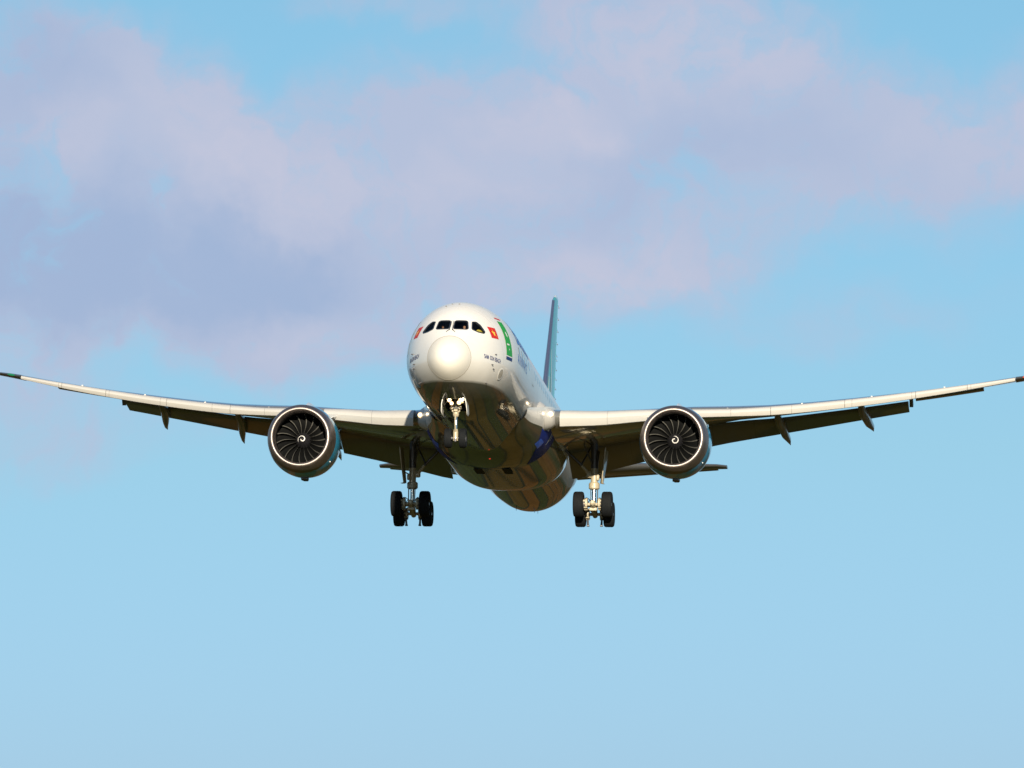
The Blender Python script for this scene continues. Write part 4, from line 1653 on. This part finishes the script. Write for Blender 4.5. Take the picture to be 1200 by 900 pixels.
def make_person(x0, label, lean):
    # seated, facing forward (-y); origin at the seat
    J = [((0, 0, .08), .13), ((0, -.0, .25), .13), ((0, -.01, .42), .135), ((0, -.0, .53), .10), ((0, -.0, .60), .055),
         ((0, -.012, .68), (.072, .085)), ((0, -.015, .76), (.078, .098)), ((0, -.0, .84), (.065, .075))]
    E_ = [(0, 1), (1, 2), (2, 3), (3, 4), (4, 5), (5, 6), (6, 7)]
    for s in (-1, 1):
        b = len(J)
        J += [((s * .17, 0, .50), .062), ((s * .24, -.06, .24), .047), ((s * .17, -.30, .18), .038), ((s * .16, -.37, .20), .026), ((s * .16, -.42, .205), .036)]
        E_ += [(3, b), (b, b + 1), (b + 1, b + 2), (b + 2, b + 3), (b + 3, b + 4)]
        for k_, (dx, dy, dz) in enumerate(((-.030, -.075, .0), (-.010, -.088, .0), (.011, -.082, .0), (.031, -.066, .0), (-s * .048, -.028, .018))):
            c0 = len(J)
            J += [((s * .16 + dx * .8, -.42 + dy * .5, .21 + dz), .0095), ((s * .16 + dx, -.42 + dy, .185 + dz), .008)]
            E_ += [(b + 4, c0), (c0, c0 + 1)]
        c0 = len(J)
        J += [((s * .11, -.02, .06), .095), ((s * .14, -.42, .08), .065), ((s * .14, -.46, -.30), .045), ((s * .14, -.58, -.33), .035)]
        E_ += [(0, c0), (c0, c0 + 1), (c0 + 1, c0 + 2), (c0 + 2, c0 + 3)]
    o = skin_obj('person', J, E_, M['skin'])
    o.matrix_world = BODY @ Matrix.Translation((x0, 3.55, .33)) @ Matrix.Rotation(lean, 4, 'Y')
    tag(o, label, 'person', 'pilots behind the windscreen')
    # face details, hair and clothing
    mb = MB()
    rows = []
    for i in range(7):
        a = R(-8) + i / 6 * R(98)
        rows.append([(math.cos(a) * .092 * math.cos(t), .012 + math.cos(a) * .112 * math.sin(t) * 1.0, .775 + math.sin(a) * .115 + (0.0 if math.sin(t) > -.3 else .035 * (1 - i / 6))) for t in np.linspace(0, 2 * math.pi, 20, endpoint=False)])
    mb.grid(rows, True)
    mb.build('hair', M['hair'], o)
    for s in (-1, 1):
        mb = MB()
        mb.revolve([(-.012, .001), (-.008, .01), (.0, .014), (.01, .01)], (s * .033, -.104, .762), 10)
        mb.build('eye', M['hair'], o)
        mb = MB()
        mb.tube([(s * .083, .0, .73), (s * .093, .012, .765), (s * .085, .012, .79)], [.012, .02, .012], 8)
        mb.build('ear', M['skin'], o)
    mb = MB()
    mb.tube([(0, -.103, .765), (0, -.128, .728), (0, -.105, .718)], [.009, .015, .010], 8)
    mb.build('nose', M['skin'], o)
    mb = MB()
    mb.tube([(-.026, -.09, .69), (0, -.101, .688), (.026, -.09, .69)], [.004, .007, .004], 8)
    mb.build('mouth', M['red'], o)
    SJ = [((0, 0, .10), .15), ((0, 0, .25), .152), ((0, -.01, .42), .155), ((0, 0, .53), .112)]
    SE = [(0, 1), (1, 2), (2, 3)]
    for s in (-1, 1):
        b = len(SJ)
        SJ += [((s * .17, 0, .505), .077), ((s * .235, -.05, .29), .062)]
        SE += [(3, b), (b, b + 1)]
    skin_obj('shirt', SJ, SE, M['shirt'], o)
    TJ = [((0, 0, .07), .145)]
    TE_ = []
    for s in (-1, 1):
        b = len(TJ)
        TJ += [((s * .11, -.02, .06), .108), ((s * .14, -.42, .08), .078), ((s * .14, -.46, -.26), .06)]
        TE_ += [(0, b), (b, b + 1), (b + 1, b + 2)]
    skin_obj('trousers', TJ, TE_, M['trousers'], o)
    return o


make_person(.49, 'pilot in white shirt behind the windscreen pane at right of the centre post', R(0))
make_person(-.56, 'pilot in white shirt behind the windscreen pane at left of the centre post', R(-3))
# yellow cloth lying on the ledge under the port side window
mb = MB()
rows = []
for i in range(12):
    row = []
    for j in range(9):
        u, v = i / 11, j / 8
        row.append((1.02 + .42 * u + .05 * math.sin(v * 7), 3.05 + .28 * u + .22 * v, .56 + .19 * math.sin(math.pi * u) * (.6 + .4 * math.sin(v * 9 + u * 5)) + .05 * v))
    rows.append(row)
mb.grid(rows)
mb.grid([[Vector(q) - Vector((0, 0, .03)) for q in r] for r in rows], flip=True)
cl = mb.build('folded_cloth', M['hi_vis'])
cl.matrix_world = BODY
# move the origin to the cloth itself
off = Vector((1.2, 3.2, .55))
cl.data.transform(Matrix.Translation(-off))
cl.matrix_world = BODY @ Matrix.Translation(off + Vector((.04, 0, .10)))
tag(cl, 'crumpled yellow cloth inside the cockpit, behind the side window at right', 'cloth')
